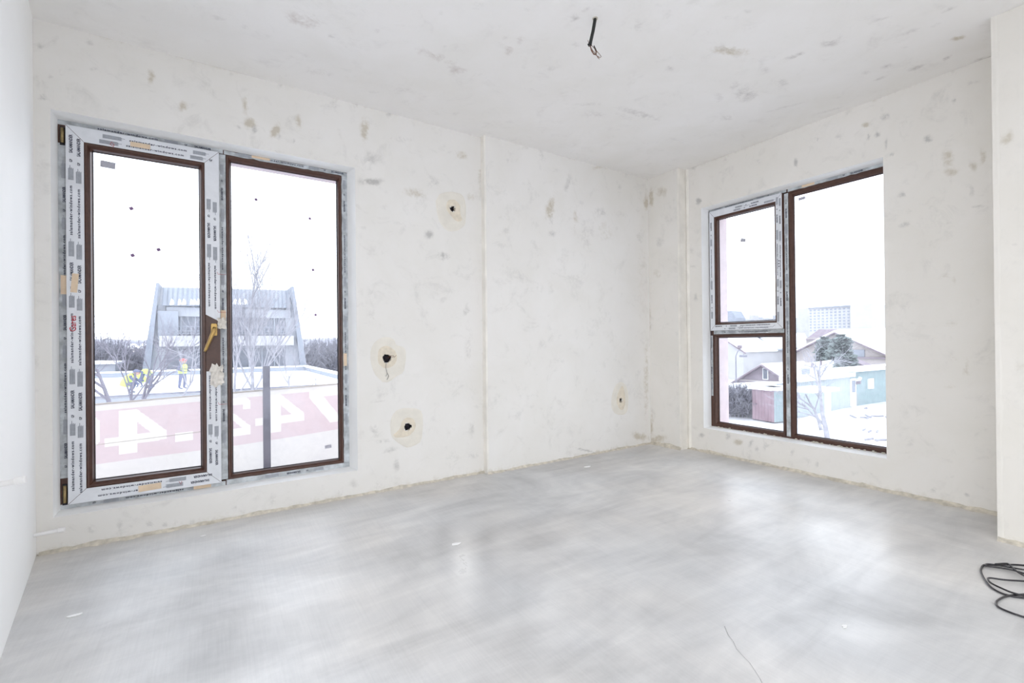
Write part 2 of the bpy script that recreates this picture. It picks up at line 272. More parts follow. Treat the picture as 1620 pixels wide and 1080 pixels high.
STAINS_AND_LIGHT = {
 'A': [(-4.231,2.554,0.019,0.007,-0.000,-0.019,0.60,"g"),(-4.415,2.465,0.013,0.005,-0.000,-0.025,0.50,"g"),(-4.374,2.333,0.007,0.002,-0.000,-0.012,0.80,"g"),(-4.340,2.349,0.009,0.003,-0.000,-0.006,0.80,"g"),(-4.222,2.418,0.017,0.005,-0.000,-0.013,0.60,"g"),(-4.410,2.220,0.022,0.006,-0.000,-0.019,0.90,"g"),(-4.158,2.415,0.010,0.003,-0.000,-0.010,0.40,"g"),(-3.986,2.563,0.013,0.004,-0.000,-0.017,0.40,"g"),(-3.987,2.451,0.016,0.005,-0.000,-0.038,0.90,"b"),(-3.990,2.371,0.022,0.006,-0.000,-0.007,0.50,"g"),(-3.847,2.329,0.020,0.005,-0.000,-0.028,0.90,"b"),(-3.704,2.454,0.009,0.003,-0.000,-0.014,0.50,"g"),(-3.548,2.424,0.019,0.005,-0.000,-0.056,0.80,"b"),(-3.526,2.318,0.033,0.008,-0.000,-0.034,0.95,"b"),(-3.504,2.286,0.016,0.004,-0.000,-0.026,0.80,"g"),(-3.581,2.285,0.010,0.002,-0.000,-0.019,0.60,"g"),(-3.389,2.306,0.022,-0.006,-0.018,-0.046,1.00,"b"),(-3.376,2.278,0.017,0.004,-0.000,-0.023,0.60,"g"),(-3.620,2.581,0.019,0.006,-0.000,-0.015,0.30,"g"),(-3.373,2.588,0.028,0.008,-0.000,-0.019,0.40,"g"),(-3.394,2.185,0.050,-0.004,-0.003,-0.012,0.50,"g"),(-3.262,2.404,0.018,0.005,-0.000,-0.059,0.70,"b"),(-3.284,2.268,0.011,0.002,-0.000,-0.020,0.70,"g"),(-2.853,2.444,0.029,0.007,-0.001,-0.077,0.85,"b"),(-2.922,2.608,0.084,-0.008,-0.004,-0.013,0.60,"g"),(-2.821,2.238,0.042,0.009,-0.001,-0.069,0.50,"g"),(-2.810,2.103,0.072,0.013,-0.000,-0.026,1.00,"g"),(-2.867,1.783,0.033,-0.002,-0.002,-0.009,0.50,"g"),(-2.725,1.941,0.026,0.004,-0.000,-0.030,0.40,"g"),(-2.510,2.077,0.084,-0.000,-0.006,-0.032,0.65,"b"),(-2.339,2.175,0.066,0.034,0.017,-0.041,0.45,"g"),(-2.131,2.428,0.050,-0.006,-0.013,-0.034,0.70,"b"),(-1.969,2.291,0.022,0.004,-0.002,-0.138,0.50,"b"),(-2.053,2.129,0.038,0.006,-0.000,-0.034,0.60,"b"),(-2.398,1.797,0.034,0.004,-0.000,-0.032,0.80,"g"),(-2.285,1.648,0.056,0.005,-0.000,-0.033,0.80,"g"),(-2.559,1.845,0.101,-0.000,-0.002,-0.014,0.40,"g"),(-2.622,2.434,0.109,0.016,-0.002,-0.018,0.40,"g"),(-2.335,2.570,0.040,0.010,-0.000,-0.023,0.40,"g"),(-2.688,2.593,0.022,0.006,-0.000,-0.018,0.60,"g"),(-1.975,1.701,0.017,0.002,-0.002,-0.196,0.35,"b"),(-2.818,1.192,0.030,0.001,-0.000,-0.051,0.40,"g"),(-2.771,0.668,0.022,-0.001,-0.000,-0.034,0.40,"g"),(-2.772,0.613,0.052,0.000,0.001,-0.009,0.50,"g"),(-2.749,0.343,0.052,-0.002,0.001,-0.017,0.70,"g"),(-2.808,0.423,0.026,-0.003,-0.000,-0.051,0.55,"g"),(-2.697,0.272,0.056,0.007,0.006,-0.022,0.60,"g"),(-2.657,0.166,0.022,-0.003,-0.000,-0.044,0.70,"g"),(-2.790,0.057,0.030,-0.005,-0.000,-0.038,0.55,"g"),(-2.101,1.256,0.032,0.001,-0.001,-0.058,0.50,"g"),(-2.088,0.978,0.032,-0.000,-0.001,-0.096,0.45,"g"),(-2.068,0.350,0.022,-0.002,-0.001,-0.058,0.50,"g"),(-2.219,0.132,0.052,-0.008,-0.001,-0.066,0.40,"g"),(-2.059,0.147,0.054,-0.008,-0.000,-0.024,0.45,"g"),(-2.176,0.685,0.042,-0.002,-0.001,-0.047,0.30,"g"),(-1.953,0.721,0.017,-0.001,-0.008,-0.687,0.40,"b"),(-4.239,0.077,0.017,-0.004,-0.000,-0.035,0.50,"g"),(-4.131,0.072,0.015,-0.003,-0.000,-0.036,0.60,"g"),(-4.086,0.061,0.010,-0.002,-0.000,-0.013,0.50,"g"),(-4.007,0.054,0.021,-0.005,-0.000,-0.017,0.70,"g"),(-3.940,0.035,0.016,-0.004,-0.000,-0.017,0.80,"g"),(-3.895,0.036,0.011,-0.002,-0.000,-0.014,0.60,"g"),(-3.824,0.024,0.012,-0.003,-0.000,-0.021,0.70,"g"),(-4.356,0.041,0.014,-0.003,-0.000,-0.025,0.35,"g"),(-3.420,0.072,0.020,-0.004,-0.000,-0.038,0.50,"g"),(-3.616,0.066,0.009,-0.002,-0.000,-0.018,0.50,"g"),(-3.025,0.037,0.020,-0.004,-0.000,-0.025,0.40,"g"),(-2.944,0.084,0.028,-0.005,-0.000,-0.029,0.50,"g"),(-4.407,1.989,0.016,0.003,-0.000,-0.015,0.35,"g"),(-3.287,0.144,0.014,-0.002,-0.000,-0.020,0.30,"g"),(-3.140,0.098,0.015,-0.003,-0.000,-0.016,0.30,"g"),],  # tall band beside the column edge is painted side shade
 'AC': [(-1.413,2.563,0.020,0.004,-0.001,-0.074,0.60,"g"),(-1.137,2.376,0.028,0.001,-0.021,-0.090,0.55,"g"),(-1.332,2.128,0.046,-0.001,-0.026,-0.098,0.85,"b"),(-1.320,2.023,0.034,0.005,-0.001,-0.048,0.50,"g"),(-1.055,2.086,0.029,0.004,-0.002,-0.122,0.50,"b"),(-0.924,1.952,0.090,0.011,-0.002,-0.124,0.40,"g"),(-0.753,2.186,0.102,0.015,-0.001,-0.046,0.45,"g"),(-0.692,2.020,0.096,0.012,-0.001,-0.081,0.40,"b"),(-0.507,2.429,0.025,0.004,-0.001,-0.060,0.50,"g"),(-0.786,2.582,0.069,0.023,0.004,-0.016,0.60,"b"),(-1.315,1.917,0.040,0.005,-0.000,-0.027,0.60,"g"),(-1.744,1.991,0.116,-0.005,-0.006,-0.025,0.40,"g"),(-1.775,1.877,0.041,0.005,-0.000,-0.030,0.35,"g"),(-1.805,1.768,0.082,0.009,-0.000,-0.020,0.35,"g"),(-1.750,2.446,0.018,0.004,-0.000,-0.020,0.50,"g"),(-0.142,2.380,0.037,0.006,-0.001,-0.087,0.90,"b"),(-0.229,2.016,0.054,0.006,-0.001,-0.062,0.45,"g"),(-1.026,1.563,0.158,-0.011,-0.007,-0.028,0.35,"g"),(-1.504,1.453,0.064,0.004,-0.000,-0.010,0.35,"g"),(-1.673,0.406,0.049,-0.005,-0.001,-0.061,0.30,"g"),(-1.609,0.604,0.031,-0.002,-0.001,-0.071,0.30,"g"),(-1.046,0.125,0.058,-0.007,-0.001,-0.044,0.25,"g"),(-0.936,0.038,0.159,-0.051,-0.004,-0.010,0.90,"g"),(-1.521,2.607,0.125,0.049,0.003,-0.010,0.50,"g"),(-0.170,0.632,0.036,-0.002,-0.006,-0.370,0.60,"b"),(-0.209,1.618,0.063,0.004,-0.008,-0.493,0.25,"b"),(-0.269,0.088,0.103,-0.030,-0.013,-0.034,0.90,"b"),(-0.574,0.183,0.025,-0.003,-0.001,-0.070,0.30,"g"),(-1.602,0.210,0.062,-0.008,-0.001,-0.051,0.25,"g"),],
 'BC': [(-0.209,2.435,-0.067,-0.019,0.001,-0.048,0.70,"b"),(-0.187,1.955,-0.060,-0.011,0.001,-0.049,0.50,"g"),(-0.153,1.662,-0.053,-0.007,0.001,-0.043,0.60,"b"),(-0.087,2.408,-0.031,-0.008,0.001,-0.086,0.90,"b"),(-0.055,0.131,-0.031,0.005,0.003,-0.187,0.70,"b"),(-0.131,0.057,-0.105,0.033,-0.007,-0.035,0.90,"b"),(-0.055,1.251,-0.016,-0.001,0.005,-0.373,0.50,"b"),(-0.369,0.531,-0.014,0.001,0.007,-0.528,0.30,"g"),],
 'B': [(-0.534,2.276,-0.028,-0.022,0.023,-0.029,0.90,"g"),(-0.486,2.608,-0.033,-0.011,0.000,-0.035,0.60,"g"),(-0.456,1.846,-0.027,-0.005,0.000,-0.035,0.60,"g"),(-0.497,1.404,-0.026,-0.002,0.000,-0.035,0.60,"g"),(-0.474,1.691,-0.053,-0.008,0.000,-0.009,0.50,"g"),(-0.797,2.566,-0.023,-0.008,0.000,-0.016,0.50,"g"),(-1.371,2.347,-0.014,-0.005,0.000,-0.033,0.90,"g"),(-1.520,2.477,-0.013,-0.005,0.000,-0.028,0.70,"g"),(-1.658,2.430,-0.031,-0.012,0.000,-0.027,0.50,"g"),(-1.819,2.450,-0.025,-0.010,0.000,-0.021,0.90,"b"),(-1.918,2.464,-0.039,-0.004,-0.004,-0.022,0.75,"g"),(-1.833,2.367,-0.011,-0.004,0.000,-0.030,0.80,"g"),(-1.882,2.361,-0.014,-0.005,0.000,-0.017,0.90,"g"),(-1.929,2.281,-0.008,-0.003,0.000,-0.037,0.80,"g"),(-1.959,2.200,-0.012,0.004,-0.006,-0.017,0.95,"g"),(-2.260,2.416,-0.010,-0.010,0.007,-0.022,0.90,"g"),(-2.139,2.235,-0.021,-0.008,0.000,-0.023,0.80,"g"),(-2.231,2.086,-0.025,-0.009,0.001,-0.053,0.70,"b"),(-2.244,1.998,-0.034,-0.011,0.000,-0.023,0.70,"b"),(-2.380,2.042,-0.013,-0.004,0.000,-0.051,0.70,"b"),(-2.340,2.001,-0.021,-0.007,0.000,-0.029,0.70,"b"),(-2.331,1.860,-0.011,-0.003,0.000,-0.033,0.60,"g"),(-2.354,1.762,-0.024,-0.006,0.000,-0.011,0.75,"g"),(-2.012,1.926,-0.023,0.007,-0.007,-0.020,0.75,"g"),(-2.023,1.733,-0.037,0.004,-0.003,-0.016,0.60,"g"),(-2.039,1.818,-0.029,-0.007,0.000,-0.016,0.40,"g"),(-2.207,1.378,-0.034,0.004,-0.002,-0.015,0.50,"b"),(-2.249,1.350,-0.008,-0.001,0.000,-0.034,0.50,"b"),(-1.977,1.088,-0.039,-0.001,0.000,-0.025,0.25,"g"),(-2.051,1.094,-0.013,-0.000,0.000,-0.016,0.50,"g"),(-2.244,1.090,-0.039,0.006,-0.001,-0.011,0.50,"b"),(-2.299,0.824,-0.011,0.000,0.001,-0.059,0.50,"b"),(-2.248,0.886,-0.027,-0.025,0.003,-0.006,0.40,"b"),(-2.313,0.798,-0.032,0.002,0.000,-0.007,0.35,"b"),(-2.229,0.711,-0.025,0.002,0.000,-0.011,0.40,"b"),(-2.037,0.343,-0.019,0.003,0.000,-0.024,0.50,"g"),(-2.148,0.075,-0.018,0.005,0.000,-0.016,0.60,"g"),(-2.292,0.076,-0.014,0.004,0.000,-0.015,0.70,"g"),(-0.539,0.148,-0.032,0.005,0.000,-0.023,0.75,"g"),(-0.888,0.146,-0.039,0.007,0.000,-0.027,0.95,"b"),(-0.797,0.179,-0.029,0.005,0.000,-0.033,0.70,"g"),(-0.997,0.149,-0.020,-0.004,0.015,-0.042,0.75,"g"),(-1.044,0.121,-0.021,0.004,0.000,-0.021,0.70,"g"),(-1.121,0.156,-0.018,-0.005,0.017,-0.040,0.50,"g"),(-1.319,0.139,-0.018,-0.002,0.010,-0.039,0.60,"g"),(-1.494,0.094,-0.013,0.003,0.000,-0.028,0.70,"g"),(-1.439,0.106,-0.017,0.004,0.000,-0.019,0.40,"g"),(-1.721,0.077,-0.030,0.007,0.000,-0.018,0.40,"g"),(-1.830,0.086,-0.021,0.005,0.000,-0.026,0.40,"g"),(-1.087,2.452,-0.026,-0.009,0.000,-0.015,0.50,"g"),(-2.345,2.488,-0.036,-0.004,-0.002,-0.012,0.50,"g"),(-1.710,2.573,-0.011,-0.005,0.000,-0.026,0.40,"g"),(-2.088,2.651,-0.059,-0.004,-0.002,-0.008,0.60,"b"),(-2.265,2.647,-0.053,-0.004,-0.002,-0.008,0.60,"b"),],
 'PR': [(-2.564,1.983,-0.013,-0.005,0.000,-0.031,0.70,"b"),(-2.542,1.973,-0.019,-0.007,0.000,-0.031,0.70,"b"),(-2.538,2.433,-0.009,-0.005,0.001,-0.056,0.50,"b"),(-2.572,1.457,-0.042,-0.014,0.000,-0.006,0.40,"g"),(-2.528,1.541,-0.007,-0.001,0.000,-0.044,0.50,"g"),(-2.583,0.862,-0.025,0.001,0.000,-0.018,0.40,"b"),(-2.513,0.671,-0.011,0.001,0.000,-0.009,0.40,"g"),],
 'CE': [(-3.337,-0.667,0.087,-0.025,0.003,0.055,0.60,"p"),(-3.189,-0.626,0.017,-0.010,0.004,0.021,0.60,"g"),(-3.183,-0.249,0.082,-0.025,0.004,0.035,0.40,"g"),(-3.351,-0.107,0.038,-0.024,0.002,0.021,0.40,"g"),(-2.995,-0.799,0.024,-0.015,0.006,0.019,0.40,"g"),(-2.653,-0.756,0.109,0.007,0.006,0.033,0.60,"p"),(-2.514,-0.702,0.049,-0.016,0.016,0.041,0.65,"p"),(-2.763,-0.753,0.017,-0.011,0.016,0.041,0.40,"p"),(-2.386,-0.722,0.015,-0.055,0.013,0.012,0.45,"g"),(-2.348,-1.012,0.026,-0.016,0.023,0.037,0.55,"p"),(-2.348,-1.117,0.025,-0.016,0.023,0.034,0.50,"p"),(-2.652,-1.222,0.020,-0.013,0.014,0.025,0.40,"g"),(-2.445,-1.317,0.015,-0.010,0.010,0.014,0.55,"g"),(-2.207,-1.400,0.016,0.004,0.004,0.029,0.90,"g"),(-2.200,-1.466,0.016,-0.029,0.011,0.007,0.60,"g"),(-2.160,-1.510,0.010,-0.006,0.009,0.009,0.80,"g"),(-2.057,-1.001,0.030,-0.063,0.023,0.020,0.45,"g"),(-2.068,-1.237,0.017,-0.011,0.028,0.032,0.40,"g"),(-2.855,-0.203,0.061,-0.038,0.004,0.015,0.40,"g"),(-2.712,-0.326,0.040,-0.025,0.010,0.028,0.50,"g"),(-2.293,-0.229,0.022,-0.014,0.012,0.024,0.40,"g"),(-2.775,-1.085,0.026,-0.016,0.011,0.024,0.30,"g"),(-1.201,-0.904,0.186,-0.023,0.029,0.033,0.60,"g"),(-1.243,-0.825,0.110,-0.012,0.028,0.034,0.40,"g"),(-1.454,-0.727,0.068,-0.042,0.031,0.034,0.50,"g"),(-1.591,-0.813,0.080,-0.049,0.017,0.019,0.40,"g"),(-1.314,-1.657,0.103,-0.047,0.034,0.024,0.80,"b"),(-1.349,-1.661,0.074,-0.034,0.029,0.020,0.50,"g"),(-1.459,-1.374,0.019,-0.012,0.021,0.016,0.70,"g"),(-1.553,-1.815,0.037,-0.023,0.017,0.010,0.50,"g"),(-0.796,-1.446,0.064,-0.039,0.090,0.052,0.70,"g"),(-0.965,-1.471,-0.005,-0.047,0.045,0.015,0.50,"g"),(-0.908,-1.331,0.025,-0.015,0.058,0.038,0.50,"g"),(-0.607,-1.196,0.031,-0.019,0.035,0.022,0.65,"g"),(-0.964,-1.667,0.016,-0.010,0.038,0.021,0.60,"g"),(-0.958,-1.826,0.018,-0.049,0.020,0.007,0.85,"g"),(-0.917,-1.981,0.033,-0.034,0.031,0.011,0.80,"g"),(-0.746,-1.648,0.055,-0.017,0.033,0.020,0.65,"g"),(-0.386,-2.064,0.009,-0.020,0.033,0.008,0.75,"g"),(-0.419,-1.970,0.007,-0.016,0.025,0.006,0.60,"g"),(-0.272,-1.983,0.004,-0.035,0.018,0.004,0.60,"g"),(-0.379,-2.366,0.032,-0.027,0.029,0.006,0.80,"b"),(-0.223,-2.151,0.003,-0.035,0.026,0.004,0.80,"g"),(-0.192,-2.277,-0.006,-0.028,0.025,0.003,0.80,"g"),(-0.014,-2.375,0.001,-0.022,0.018,0.002,0.80,"g"),(-0.902,-2.208,0.030,-0.041,0.018,0.004,0.50,"g"),(-0.660,-2.249,0.011,-0.031,0.027,0.005,0.50,"g"),(-0.706,-2.408,-0.001,-0.046,0.013,0.001,0.70,"g"),(-1.519,-1.883,0.021,-0.013,0.013,0.007,0.55,"g"),(-0.912,-2.032,0.018,-0.022,0.019,0.006,0.30,"g"),(-0.414,-1.493,0.039,-0.102,0.019,0.007,0.50,"g"),(-0.103,-1.635,0.028,-0.084,0.021,0.007,0.50,"g"),(-1.900,-1.528,0.004,-0.025,0.045,0.019,0.60,"g"),(-1.932,-1.673,0.026,-0.016,0.013,0.011,0.40,"g"),(-3.685,-0.474,0.025,-0.002,-0.003,0.027,0.50,"g"),(-3.823,-0.467,0.025,-0.016,-0.001,0.020,0.35,"p"),(-3.983,-0.277,0.027,0.004,-0.006,0.023,0.40,"g"),(-3.579,-0.478,0.024,0.012,-0.004,0.021,0.50,"g"),(-1.549,-1.681,0.020,-0.022,0.015,0.008,0.40,"g"),(-1.839,-1.672,0.020,-0.000,0.018,0.033,0.35,"g"),(0.414,-2.104,0.007,-0.005,0.022,0.005,0.10,"g"),(-0.610,-2.336,0.006,-0.026,0.020,0.003,0.50,"g"),(-0.525,-2.182,0.015,-0.033,0.015,0.003,0.40,"g"),(-2.418,-1.091,0.011,-0.007,0.008,0.013,0.50,"g"),(-2.656,-0.863,0.012,-0.007,0.004,0.010,0.60,"g"),],
 'F': [(-2.794,-0.314,0.692,-0.055,-0.054,-0.201,0.50,"d"),(-1.521,-0.261,0.440,-0.067,-0.142,-0.200,0.70,"d"),(-2.285,-0.525,0.201,-0.138,-0.116,-0.210,0.40,"d"),(-0.769,-0.231,0.537,-0.379,-0.195,-0.191,0.50,"d"),(-2.782,-1.042,0.036,-0.024,-0.145,-0.321,0.50,"d"),(-2.603,-1.163,0.036,-0.024,-0.144,-0.253,0.70,"d"),(-2.763,-1.227,0.038,-0.026,-0.166,-0.329,0.90,"l"),(-3.009,-1.486,0.037,-0.034,-0.113,-0.228,0.50,"l"),(-2.964,-1.015,0.074,-0.050,-0.045,-0.125,0.45,"d"),(-3.310,-1.469,0.574,-0.274,-0.044,-0.223,0.50,"d"),(-3.692,-0.669,0.273,0.103,0.030,-0.283,0.40,"d"),(-3.921,-1.059,0.141,-0.035,0.046,-0.283,0.35,"d"),(-1.893,-0.934,0.262,-0.042,-0.192,-0.261,0.50,"d"),(-2.323,-1.196,0.107,-0.073,-0.091,-0.125,0.40,"d"),(-2.080,-1.614,0.227,-0.100,-0.064,-0.064,0.40,"d"),(-1.578,-1.703,0.084,-0.153,-0.145,-0.083,0.50,"d"),(-1.757,-1.755,0.099,-0.067,-0.083,-0.058,0.40,"d"),(-2.149,-2.246,0.327,-0.299,-0.249,-0.124,0.35,"d"),(-1.613,-2.519,0.084,-0.232,-0.152,-0.029,0.30,"d"),(-0.417,-1.506,-0.035,-0.455,-0.205,-0.085,0.80,"l"),(-1.099,-1.344,0.279,-0.342,-0.235,-0.151,0.60,"l"),(-0.770,-0.677,0.276,-0.390,-0.150,-0.119,0.50,"l"),(-2.402,-1.542,0.139,-0.094,-0.222,-0.265,0.40,"l"),(-3.883,-0.540,0.238,0.195,0.035,-0.175,0.60,"l"),(-3.494,-0.398,0.344,0.040,-0.001,-0.128,0.60,"l"),(-4.261,-0.417,0.082,0.052,0.065,-0.221,0.30,"d"),(-2.508,-2.006,0.036,-0.024,-0.212,-0.194,0.30,"l"),(-2.743,-1.848,0.029,-0.019,-0.150,-0.194,0.30,"l"),(-2.528,-1.905,0.023,-0.015,-0.246,-0.250,0.25,"d"),(-1.120,-2.265,-0.011,-0.322,-0.159,-0.037,0.40,"l"),(-2.749,-1.660,0.024,-0.016,-0.140,-0.210,0.30,"d"),(-3.493,-1.161,0.084,-0.021,-0.004,-0.098,0.40,"l"),(-1.917,-2.402,0.089,-0.060,-0.039,-0.015,0.30,"l"),(-0.403,-2.309,-0.004,-0.149,-0.139,-0.026,0.40,"d"),],  # light patches by the windows are painted sheen among trowel tones
}


def breaks(a, b, step, extra):
    xs = list(np.arange(a, b, step)) + [b]
    for e in extra:
        if a < e < b:
            i = int(np.argmin([abs(x - e) for x in xs])); xs[i] = e if 0 < i < len(xs) - 1 else xs[i]
            if e not in xs: xs.append(e)
    return np.array(sorted(set(xs)))
def surface(name, key, mapf, u0, u1, v0, v1, step, holes, mat, gaps=(), parent=None, flip=False, rough=0.0, edges=True, extra=None):
    """plastered face as a fine grid in wall coordinates u, v; holes: rectangles left open; gaps: round openings"""
    U = breaks(u0, u1, step, [h[0] for h in holes] + [h[1] for h in holes]); V = breaks(v0, v1, step, [h[2] for h in holes] + [h[3] for h in holes])
    uu, vv = np.meshgrid(U, V, indexing='ij'); nu, nv = uu.shape
    bumpy = np.zeros_like(uu)
    if rough:
        for k, (fx, fy, ph) in enumerate([(1.7, 2.3, .4), (3.9, 3.1, 1.9), (7.7, 6.1, 2.2), (11.3, 13.7, .3)]):
            bumpy += np.sin(uu * fx + ph + np.sin(vv * fy * .6)) * np.sin(vv * fy + ph * 2 + np.sin(uu * fx * .5)) * rough / (1 + k)
    pts = mapf(uu, vv, bumpy).reshape(-1, 3)
    idx = np.arange(nu * nv).reshape(nu, nv)
    q = np.stack([idx[:-1, :-1], idx[1:, :-1], idx[1:, 1:], idx[:-1, 1:]], -1).reshape(-1, 4)
    uc = ((uu[:-1, :-1] + uu[1:, 1:]) / 2).ravel(); vc = ((vv[:-1, :-1] + vv[1:, 1:]) / 2).ravel()
    keep = np.ones(len(q), bool)
    for h in holes: keep &= ~((uc > h[0]) & (uc < h[1]) & (vc > h[2]) & (vc < h[3]))
    for g in gaps: keep &= ((uc - g[0]) ** 2 + (vc - g[1]) ** 2 > g[2] ** 2)
    q = q[keep]
    if flip: q = q[:, ::-1]
    me = bpy.data.meshes.new(name); me.vertices.add(len(pts)); me.vertices.foreach_set('co', pts.ravel())
    me.loops.add(len(q) * 4); me.loops.foreach_set('vertex_index', q.ravel())
    me.polygons.add(len(q)); me.polygons.foreach_set('loop_start', np.arange(0, len(q) * 4, 4)); me.polygons.foreach_set('loop_total', np.full(len(q), 4))
    me.update(calc_edges=True); me.validate()
    col = np.zeros((nu * nv, 4)); col[:, 3] = 1; pu, pv = uu.ravel(), vv.ravel()
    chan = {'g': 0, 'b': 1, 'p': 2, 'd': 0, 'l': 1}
    for (cu, cv, a, b, c, d, s, kd) in STAINS_AND_LIGHT.get(key, ()):
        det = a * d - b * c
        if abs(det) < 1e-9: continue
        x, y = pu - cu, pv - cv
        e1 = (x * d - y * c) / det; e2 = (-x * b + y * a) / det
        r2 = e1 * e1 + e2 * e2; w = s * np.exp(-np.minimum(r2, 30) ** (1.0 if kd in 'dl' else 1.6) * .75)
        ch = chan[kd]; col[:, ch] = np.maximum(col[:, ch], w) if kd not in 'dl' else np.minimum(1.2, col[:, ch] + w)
    if extra is not None: extra(pu, pv, col)
    at = me.attributes.new('stain_and_light', 'FLOAT_COLOR', 'POINT'); at.data.foreach_set('color', col.ravel())
    me.materials.append(mat)
    o = bpy.data.objects.new(name, me); COL.objects.link(o)
    if parent is not None: o.parent = parent
    return o
# ---------------------------------------------------------------- the room
H = 2.6
AO = (-4.380, -2.919, 0.168, 2.174)      # opening in the left-hand long wall: x0, x1, z0, z1
BO = (-1.911, -0.560, 0.215, 2.203)      # opening in the right-hand wall: y0, y1, z0, z1
XL = -4.440; XC = -1.963; YC = -0.405; DA = 0.052; DB = 0.109
WT = 0.40                                 # wall thickness
PX, PY = -0.445, -2.505                   # pier face and its near edge
BACK = -4.9
LX = lambda y: XL + 0.1467 * (-y)         # skewed left wall

def joint(lo, hi, s=0.5):
    def f(pu, pv, col):
        w = np.exp(-((pv - hi) / 0.012) ** 2) * s * (0.4 + 0.6 * np.abs(np.sin(pu * 3.1 + 1) * np.sin(pu * 7.3)))
        col[:, 1] = np.maximum(col[:, 1], w)
        w = np.exp(-((pv - lo) / 0.035) ** 2) * .75 * (0.35 + 0.65 * np.abs(np.sin(pu * 5.1 + 2) * np.sin(pu * 2.3)))
        col[:, 1] = np.maximum(col[:, 1], w)
    return f

wb = surface('wall_back', 'A', lambda u, v, b: np.stack([u, -b, v], -1), XL, XC, 0, H, 0.012, [AO], M_WALL,
             gaps=[(-2.209, 2.007, .022), (-2.717, .903, .03), (-2.573, .419, .027)], rough=0.0009, extra=joint(0, H)); tag(wb, kind='structure')
wr = surface('wall_right', 'B', lambda u, v, b: np.stack([b, u, v], -1), PY + .0, YC, 0, H, 0.012, [BO], M_WALLR, rough=0.0009, extra=joint(0, H), flip=True); tag(wr, kind='structure')

def wall_body(name, m, parent, boxes):
    b = MB()
    for x in boxes: b.box(*x)
    o = b.build(name, m, parent); return o
# masonry behind the plaster, round the openings
wall_body('masonry', M_EXT, wb, [((XL - .6, .001 + .01, -.6), (AO[0] - .004, WT, H + .3)), ((AO[1] + .004, .26, -.6), (.4, WT, H + .3)), ((AO[1] + .004, .04, -.6), (-2.80, .26, H + .3)),
          ((AO[0] - .01, .012, -.6), (AO[1] + .01, WT, AO[2] - .004)), ((AO[0] - .01, .012, AO[3] + .004), (AO[1] + .01, WT, H + .3))])
wall_body('masonry', M_EXT, wr, [((.012, BO[1] + .004, -.6), (WT, .4, H + .3)), ((.012, BACK - .2, -.6), (.118, BO[0] - .004, H + .3)), ((.192, BACK - .2, -.6), (WT, BO[0] - .004, H + .3)), ((.118, BACK - .2, -.6), (.192, -1.99, H + .3)),
          ((.012, BO[0] - .01, -.6), (WT, BO[1] + .01, BO[2] - .004)), ((.012, BO[0] - .01, BO[3] + .004), (WT, BO[1] + .01, H + .3))])
# white plastered reveals lining the inner half of each opening
def reveal(mp, a0, a1, z0, z1, d, parent, inner=None):
    """white lining from the wall face to the frame, slightly splayed to the inner rectangle"""
    b = MB(); t = .012; i0, i1, j0, j1 = inner or (a0, a1, z0, z1); e = .0015; g = .004
    O = [(a0, z0), (a1, z0), (a1, z1), (a0, z1)]; I = [(i0, j0), (i1, j0), (i1, j1), (i0, j1)]; X = [(a0 - t, z0 - t), (a1 + t, z0 - t), (a1 + t, z1 + t), (a0 - t, z1 + t)]
    for k in range(4):
        m = (k + 1) % 4
        b.hexa([mp(*O[k], e), mp(*O[m], e), mp(*I[m], d), mp(*I[k], d), mp(*X[k], g), mp(*X[m], g), mp(*X[m], d), mp(*X[k], d)])
    return b.build('reveal', M_REVEAL, parent)
MA = lambda s, t, d: (s, d, t)
MBm = lambda s, t, d: (d, -s, t)
reveal(MA, AO[0], AO[1], AO[2], AO[3], .121, wb, (AO[0] + .001, -2.943, .171, 2.174))
reveal(MBm, -BO[1], -BO[0], BO[2], BO[3], .119, wr, (.560, 1.911, .222, 2.200))

# corner column: slightly proud of both walls, rounded putty edges
cc = surface('wall_corner', 'AC', lambda u, v, b: np.stack([u, -DA - b, v], -1), XC, -DB, 0, H, 0.014, [], M_WALL, gaps=[(-.52, .455, .02)], rough=0.0007, extra=joint(0, H)); tag(cc, kind='structure')
surface('column_side', 'BC', lambda u, v, b: np.stack([-DB + b, u, v], -1), YC, -DA, 0, H, 0.014, [], M_WALLR, rough=0.0004, parent=cc, extra=joint(0, H))
b = MB(); b.box((XC, -DA, 0), (XC + .003, .005, H)); b.build('column_edge', M_BEAD, cc)
b = MB(); b.box((-DB, YC, 0), (.005, YC + .003, H)); b.build('column_edge', M_BEAD, cc)
def putty_line(name, pts_fn, parent, w=.012, d=.002, mat=M_BEAD):
    """hand-drawn ridge of filler up a vertical edge"""
    b = MB(); k = 40; L = []
    for i in range(k + 1):
        z = H * i / k; j = mnoise.noise(Vector((z * 6, hash(name) % 7, 1.5))) * .003; j2 = mnoise.noise(Vector((z * 9, 3, 1.5))) * .004
        L.append(pts_fn(z, j, w + j2, d))
    for a, c in zip(L[:-1], L[1:]):
        for i in range(len(a) - 1): b.poly([a[i], a[i + 1], c[i + 1], c[i]])
    return b.build(name, mat, parent, smooth=True)
putty_line('corner_bead', lambda z, j, w, d: [(XC - .002, -DA + .006, z), (XC - .003, -DA - d, z), (XC + w * .6 + j, -DA - d, z), (XC + w + j, -DA - .0002, z)], cc)
putty_line('corner_bead', lambda z, j, w, d: [(-DB - d, YC + w * 1.2 + j, z), (-DB - d, YC - .002, z), (-DB + .010, YC - .003, z)], cc)
putty_line('corner_bead', lambda z, j, w, d: [(-.0002, YC - .002, z), (-.012, YC - .004, z), (-.010, YC - .018 + j, z), (-.0002, YC - .03 + j, z)], cc)

